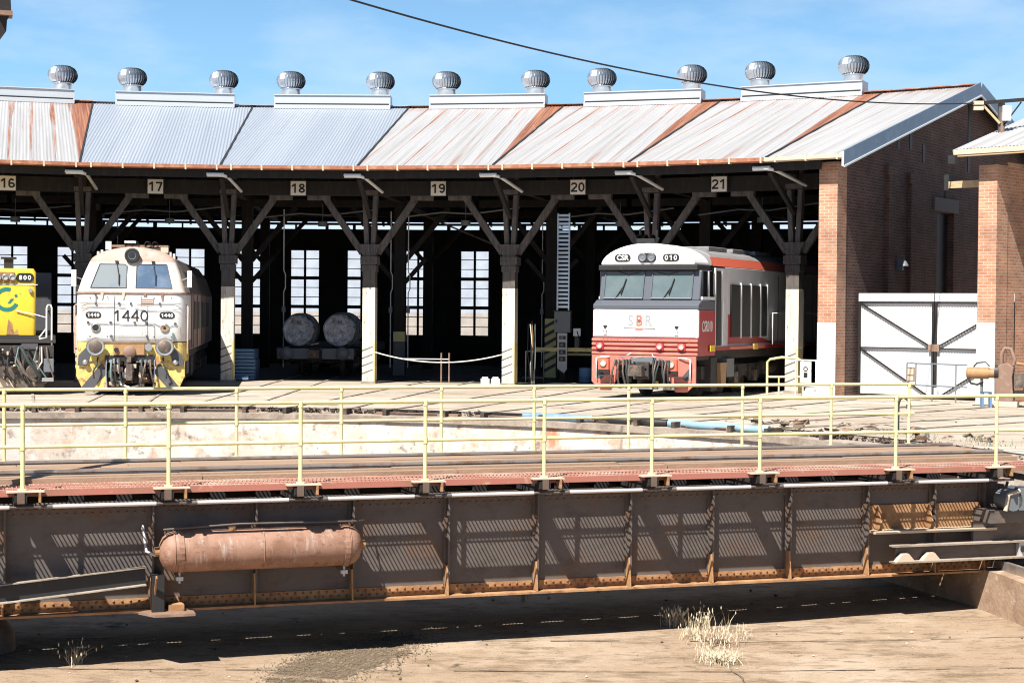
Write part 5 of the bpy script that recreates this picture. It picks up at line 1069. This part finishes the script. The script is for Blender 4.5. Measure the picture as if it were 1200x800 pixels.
# ---------------------------------------------------------------- wagon with two wrapped rolls
m=MR(phi(1)+DEL/2,33.9)
wg=thing('flat_wagon','dark low railway wagon carrying two wrapped rolls in the stall','wagon',m)
b=MB(); b.box((-1.35,0,.72),(1.35,11,.98),'underframe'); b.box((-1.3,-.06,.62),(1.3,0,.98),'elecgrey'); b.box((-1.32,.05,.985),(1.32,10.9,1.02),'darktimber'); build(b,'bed',wg,m,.01)
for s_ in (-1,1):
    b=MB(); b.lathe([(.1,0),(.1,-.3),(.22,-.32),(.22,-.38),(.001,-.4)],'elecgrey',(s_*.95,-.06,.82),(0,1,0),16); build(b,'buffer',wg,m)
coupler(wg,m,-.15,.8); bogie(wg,m,1.0,2); bogie(wg,m,6.5,2)
def roll(x,y,r,l,seed,label):
    mm=m@Matrix.Translation((x,y,1.02+r)); b=MB(); rnd=random.Random(seed); rings=[]
    for q in range(13):
        yy=l*q/12; rr=r*(1-.05*rnd.random()) if q not in(0,12) else r*.94
        rings.append([(rr*(1+.03*sin(5*t+q))*cos(t),yy,rr*(1+.03*sin(7*t+q*2))*sin(t)) for t in [2*math.pi*k/28 for k in range(28)]])
    b.loft(rings,'wrap',True,False)
    b.loft([[(p[0]*f,dy,p[2]*f) for p in rings[0]] for f,dy in ((1,0),(.9,-.03),(.72,.0),(.5,.05),(.24,.04),(.2,.14))],'wrap',False,True)
    b.add(rings[-1],[tuple(range(28))],'wrap')
    o=build(b,'wrapped_roll',None,mm,0,False); 
    tag(o,label,'roll','wrapped rolls on the wagon'); 
    b=MB()
    for yy in (l*.25,l*.5,l*.78): b.tube([(r*1.02*cos(t),yy,r*1.02*sin(t)) for t in [2*math.pi*k/28 for k in range(28)]],.03,'elecgrey',6,False,True)
    build(b,'hoop',o,mm)
roll(-.63,.25,.56,1.4,3,'left dusty wrapped roll with a bright rim on the wagon')
roll(.78,.15,.58,2.4,9,'right dusty wrapped roll with hoops, longer than the one beside it')
b=MB(); mm=m@Matrix.Translation((1.05,-.02,.70)); rnd=random.Random(2)
b.tube([(-.1,0,.12),(0,-.03,.0),(.05,-.02,.14),(.12,-.03,.02)],.02,'signwhite',6); b.tube([(0,-.02,.2),(.02,-.04,.05),(.15,-.02,-.05)],.02,'signwhite',6); tag(build(b,'rag',None,mm),'pale rag hanging off the wagon end below the right roll','rag')
# ---------------------------------------------------------------- stall clutter
def at(x,y,rz,z=0): return Matrix.Translation((x,y,z))@Matrix.Rotation(rz,4,'Z')
for k,(dx,z) in enumerate(((0,0),(.02,.34),(-.02,.68))):
    mm=at(-8.65+dx,54.2,R_(-2),z); t=thing('crate',['blue slatted crate at the bottom of its stack behind the second post','blue slatted crate in the middle of the stack behind the second post','blue slatted crate topmost in the stack behind the second post'][k],'crate',mm,'stacked blue crates'); b=MB()
    for q in range(3): b.box((-.36,-.3,.02+q*.11),(.36,-.27,.10+q*.11),'blue'); b.box((-.36,.27,.02+q*.11),(.36,.3,.10+q*.11),'blue')
    for s_ in(-1,1): b.box((s_*.36-.02,-.31,.0),(s_*.36+.02,.31,.33),'darkblue')
    b.box((-.34,-.27,.0),(.34,.27,.03),'darkblue'); build(b,'body',t,mm)
# rope across stall 19
p0,p1=pol(RC-.2,phi(2),.98)+Vector((.2,0,0)),pol(RC-.2,phi(3),.95)-Vector((.2,0,0)); b=MB(); b.tube([p0.lerp(p1,k/16)-Vector((0,0,.28*4*(k/16)*(1-k/16))) for k in range(17)],.022,'rope',6); tag(build(b,'rope'),'white rope sagging between two posts across the empty stall 19','rope')
# switchboard with cable ladder
mm=at(1.66,54.4,R_(-14)); t=thing('switchboard','grey electrical cabinet over a white socket board with a cable ladder rising to the roof','switchboard',mm)
b=MB(); b.box((-.27,-.12,1.62),(.27,.12,2.32),'elecgrey'); b.box((-.3,-.14,2.3),(.3,.14,2.34),'underframe'); b.cbox((-.2,-.13,1.98),(.05,.04,.1),'black'); build(b,'cabinet',t,mm,.015)
b=MB(); b.prism([(-.16,.45),(.06,.30),(.16,.42),(.16,1.6),(-.16,1.6)],(0,.05,0),'board',(1,0,0),(0,0,1),(0,-.1,0)); sb=build(b,'socket_board',t,mm)
b=MB()
for z,h_ in ((1.45,.10),(1.22,.16),(.98,.14),(.76,.15)): b.box((-.09,-.16,z-h_/2),(.11,-.1,z+h_/2),'black'); b.disc((.0,-.165,z),(0,-1,0),.05,'elecgrey',12)
build(b,'socket',sb,mm)
b=MB(); 
for s_ in (-1,1): b.box((s_*.19-.02,-.05,2.34),(s_*.19+.02,.05,5.5),'galv')
z=2.42
while z<5.5: b.box((-.19,-.04,z),(.19,.03,z+.075),'galv'); z+=.135
build(b,'cable_ladder',t,mm)
b=MB(); b.box((-.1,-.02,0),(.1,.06,1.6),'darktimber'); b.box((-.9,0,1.0),(1.0,.1,1.12),'yellowpost'); build(b,'backing_post',t,mm)
mm=at(2.40,54.3,0); t=thing('drum','small pale blue drum standing beside the red and white locomotive','drum',mm); b=MB(); b.lathe([(.001,0),(.2,0),(.21,.02),(.21,.2),(.22,.21),(.21,.22),(.21,.46),(.2,.48),(.17,.48)],'blue'); build(b,'body',t,mm); b=MB(); b.lathe([(.19,.485),(.001,.50)],'wrap'); build(b,'lid',t,mm)
mm=at(.55,54.2,.2); t=thing('trolley','thin white tubular trolley frame in the shade left of the switchboard','trolley',mm); b=MB(); b.tube([(-.1,0,0),(-.1,0,1.0),(.5,0,1.0),(.5,.3,1.0)],.02,'signwhite',6); b.tube([(.5,0,0),(.5,0,1.0)],.02,'elecgrey',6); build(b,'frame',t,mm); b=MB(); b.box((-.1,0,.12),(.5,.5,.16),'elecgrey'); build(b,'tray',t,mm)
mm=at(2.2,55.5,0); t=thing('workbench','cluttered dark workbench in the shade behind the blue drum','bench',mm); b=MB(); b.box((-.5,-.3,.85),(.9,.3,.92),'yellowpost'); build(b,'top',t,mm)
for x in (-.45,.85):
    b=MB(); b.box((x-.04,-.25,0),(x+.04,.25,.85),'darktimber'); build(b,'leg',t,mm)
mm=at(2.15,55.4,0,.92); b=MB(); b.cbox((0,0,.3),(.14,.14,.6),'elecgrey'); b.cbox((0,-.02,.7),(.24,.2,.25),'galv'); b.tube([(0,-.1,.75),(.1,-.2,.4),(.05,-.15,.05)],.02,'hose'); tag(build(b,'grinder',None,mm),'grey bench machine standing on the cluttered workbench','machine')
# hoses hanging beside the fourth post
b=MB(); rnd=random.Random(6)
for k in range(6):
    x=rnd.uniform(-.12,.12); b.tube([(x+rnd.uniform(-.05,.05),rnd.uniform(-.05,.05),z) for z in (1.9,1.4,1.0,.6,.25,.02)],.016,rnd.choice(('rope','orange','rubbergreen','hose')),6)
b.box((-.03,-.02,0),(.03,.02,2.0),'darktimber'); tag(build(b,'hanging_hose',None,at(.62,52.4,0)),'bundle of pale hoses hanging on a stake right of the fourth post','hose')
for k,x in enumerate((-.82,-.50)):
    b=MB(); b.box((-.13,-.12,0),(.13,.12,.22),'csrwhite'); b.box((-.09,-.09,.22),(.09,.09,.27),'csrwhite'); tag(build(b,'concrete_block',None,at(x,51.3,.1),.015),['white block on the ground, farther from the fourth post','white block on the ground, nearer to the fourth post'][k],'block','small white blocks by the post')
mm=at(-2.55,53.2,0); t=thing('barrier','thin yellow barrier stand, legs browned as shade, behind the sagging rope','barrier',mm); b=MB(); b.tube([(-.9,0,.75),(.55,0,.75)],.02,'whitepipe',6); build(b,'rail',t,mm)
for x in (.3,.55):
    b=MB(); b.tube([(x,0,0),(x,0,.95)],.03,'brownmetal',6); build(b,'leg',t,mm)  # brown in place of yellow, dimming the legs as if shaded
# railings and signs by the brick pier
mm=at(7.25,47.3,R_(-14)); t=thing('hoop_barrier','pale yellow hooped pipe barrier left of the last post','barrier',mm); b=MB(); b.tube([(0,0,0),(0,0,.92),(.08,0,1.0),(.4,0,1.06),(.85,0,1.03),(1.0,0,.95),(1.0,0,0)],.035,'yellowrail',8); b.tube([(0,0,.5),(1.0,0,.52)],.03,'yellowrail',8); build(b,'hoop',t,mm); b=MB(); b.tube([(.33,0,0),(.33,0,.5)],.025,'yellowrail',8); build(b,'upright',t,mm)
mm=at(7.95,46.65,R_(-36)); t=thing('railing','white pipe railing between the last post and the brick pier','railing',mm); b=MB()
for z in (.28,1.0): b.tube([(0,0,z),(1.25,0,z)],.024,'whitepipe',8)
build(b,'rail',t,mm)
for x in (0,.62,1.2):
    b=MB(); b.tube([(x,0,0),(x,0,1.0)],.024,'whitepipe',8); build(b,'upright',t,mm)
b=MB(); b.tube([(1.2,0,.95),(1.32,-.05,1.12),(1.25,-.05,1.2)],.02,'black',6); b.tube([(1.2,0,0),(1.22,-.02,.5),(1.3,0,.6)],.03,'elecgrey',6); build(b,'chain_hook',t,mm)
for k,x in enumerate((.32,.80)):
    m3=mm@Matrix.Translation((x,-.03,0)); s_=thing('notice',['white notice with dark blurred print on the railing, nearer the post','white notice with dark blurred print on the railing, nearer the brick pier'][k],'sign',m3@Matrix.Translation((0,0,.4)),'notices on the white railing'); b=MB(); b.box((-.17,-.01,.38),(.17,.01,.96),'signwhite'); build(b,'panel',s_,m3)
    b=MB(); b.lathe([(.07,0),(.07,-.004),(.04,-.004)],'signblack',(0,-.011,.76),(0,1,0),14); b.box((-.06,-.014,.52),(.06,-.0105,.66),'signblack'); build(b,'symbol',s_,m3)
mm=at(8.35,46.2,R_(-36)); b=MB(); b.box((-.25,-.15,0),(.25,.15,.16),'csrwhite'); b.box((-.2,-.12,.16),(.1,.12,.24),'whitepipe'); tag(build(b,'rag_pile',None,mm,.05),'low white lump on the ground under the white railing','rags')
p0=pol(28.3,R_(38.9)); p1=pol(28.1,R_(42.6)); an=math.atan2(p1.y-p0.y,p1.x-p0.x); mm=at(p0.x,p0.y,an); LL=(p1-p0).length; t=thing('railing','thin grey pipe railing in front of the right gate leaf','railing',mm); b=MB()
for z in (.42,1.0): b.tube([(0,0,z),(LL,0,z)],.02,'elecgrey',8)
build(b,'rail',t,mm)
for x in (0,.28,.78,1.5):
    b=MB(); b.tube([(x,0,.42 if x<.7 else 0),(x,0,1.0)],.02,'elecgrey',8); build(b,'upright',t,mm)
m3=mm@Matrix.Translation((.14,-.03,0)); s_=thing('notice','dark weathered notice fixed to the left end of the thin grey railing','sign',m3@Matrix.Translation((0,0,.5))); b=MB(); b.box((-.12,-.012,.5),(.12,.012,.90),'brownmetal'); b.box((-.09,-.014,.54),(.09,-.012,.66),'bracket'); b.box((-.09,-.014,.70),(.09,-.012,.86),'bracket'); build(b,'panel',s_,m3)
# rusty pump set beside the second pier
mm=at(12.33,41.9,R_(-25)); t=thing('rusty_pump','rusty pump with an orange motor and tall brown casing at the right edge','pump',mm)
b=MB(); b.lathe([(.001,-.42),(.13,-.42),(.15,-.36),(.15,.1),(.12,.14),(.12,.35)],'orange',(-.45,0,.84),(1,0,0),20); b.tube([(-.7,0,1.0),(-.6,-.1,1.1),(-.4,-.05,1.12),(-.3,-.1,1.02)],.02,'black',6); b.tube([(-.85,-.05,.75),(-.75,-.1,.58),(-.6,-.05,.55),(-.45,-.1,.62)],.03,'black',6); build(b,'motor',t,mm)
b=MB(); b.prism([(-.12,.15),(.30,.15),(.26,.75),(.30,1.0),(.14,1.12),(-.08,1.05),(-.16,.7)],(0,.3,0),'brownmetal',(1,0,0),(0,0,1),(0,-.15,0)); b.drum((-.12,0,.86),(1,0,0),.2,.1,'black',18); b.box((-.2,-.2,0),(.4,.2,.15),'bracket'); build(b,'casing',t,mm,.02)
b=MB(); b.tube([(-.02,0,1.05),(-.02,0,1.32),(.06,0,1.48),(.2,0,1.46),(.30,0,1.2),(.26,0,1.05)],.05,'brownmetal',8); build(b,'bent_pipe',t,mm)
b=MB(); b.box((.3,-.1,.5),(.62,.15,.85),'greasy'); b.drum((.75,0,.45),(0,1,0),.22,.3,'black'); b.box((.3,-.15,.3),(1.3,.2,.42),'black'); b.box((.55,-.1,.86),(1.0,.12,1.0),'orange'); b.tube([(.35,0,1.1),(.7,-.05,1.05),(1.1,0,.9)],.04,'rust',6); build(b,'engine',t,mm)
for x in (-.5,-.15):
    b=MB(); b.box((x-.03,-.05,0),(x+.03,.05,.7),'elecgrey'); build(b,'leg',t,mm)
mm=at(11.85,41.6,0); t=thing('stool','tiny blue stool frame under the orange motor of the pump','stool',mm); b=MB()
b.box((-.12,-.1,.36),(.12,.1,.39),'darkblue'); build(b,'seat',t,mm)
for x in (-.1,.1):
    b=MB(); b.box((x-.025,-.08,0),(x+.025,.08,.36),'blue'); build(b,'leg',t,mm)
# bent standpipe near the rim, bottles etc.
mm=at(7.5,32.3,0); b=MB(); b.tube([(0,0,-.05),(0,0,.55),(.03,0,.66),(.10,0,.70),(.17,0,.66),(.22,0,.58),(.2,0,.5)],.025,'black',8); b.drum((.2,0,.52),(0,0,1),.05,.08,'greasy',10); tag(build(b,'standpipe',None,mm),'black bent standpipe near the far end of the yellow handrail','pipe')
# drain pipes lying along the rim
def rim_pipe(a0,a1,r,mname,label,rad=.085):
    b=MB(); n=14; b.tube([pol(16.25+.05*sin(k),R_(a0+(a1-a0)*k/n),-.03) for k in range(n+1)],rad,mname,10); b.tube([pol(16.25,R_(a0)),pol(16.25,R_(a0+.6))],rad*1.15,'darkblue',10) if False else None
    tag(build(b,'drain_pipe'),label,'pipe','plastic pipes along the pit rim')
rim_pipe(27.2,33.3,.0,'blue','mid blue plastic pipe lying on the pit rim left of the black pipe'); rim_pipe(33.6,40.0,.0,'black','black plastic pipe lying on the pit rim between the two blue pipes'); rim_pipe(40.2,49.2,.0,'paleblue','pale blue plastic pipe lying on the pit rim right of the black pipe')

rnd=random.Random(77)
b=MB()
for k in range(70):
    a_=R_(rnd.uniform(44,66)); r_=rnd.uniform(16.7,18.6); q=pol(r_,a_,.03); s_=rnd.uniform(.03,.14)
    b.add([q+Vector((rnd.uniform(-1.6,1.6),rnd.uniform(-1,1),rnd.uniform(-.4,.7)))*s_ for _ in range(6)],[(0,1,2),(0,2,3),(0,3,4),(0,4,1),(5,2,1),(5,3,2),(5,4,3),(5,1,4)],rnd.choice(('rubble','stone','brownmetal','coping')))
stuff(build(b,'scrap'),'small dark scrap and stones strewn near the right end of the rim','scrap')
for k,(a_,r_,n) in enumerate(((57,17.2,60),(61,17.0,80),(64,17.4,80),(67,17.1,60))):
    q=pol(r_,R_(a_)); bb=MB()
    for j in range(n):
        t=rnd.uniform(0,6.28); rr=abs(rnd.gauss(0,.22)); h_=rnd.uniform(.05,.16); pp=Vector((rr*cos(t),rr*sin(t),0)); l_=Vector((rnd.uniform(-.06,.06),rnd.uniform(-.06,.06),h_)); sd=Vector((.006,.002,0)); bb.add([pp-sd,pp+sd,pp+l_],[(0,1,2)],rnd.choice(('straw','rubbergreen','straw2')))
    tag(build(bb,'dry_grass',None,Matrix.Translation(q),0,False),['low dry grass patch on the yard rim, leftmost of four','low dry grass patch on the yard rim, second of four from left','low dry grass patch on the yard rim, third of four from left','low dry grass patch on the yard rim, rightmost of four'][k],'grass tuft','low grass patches on the yard rim')
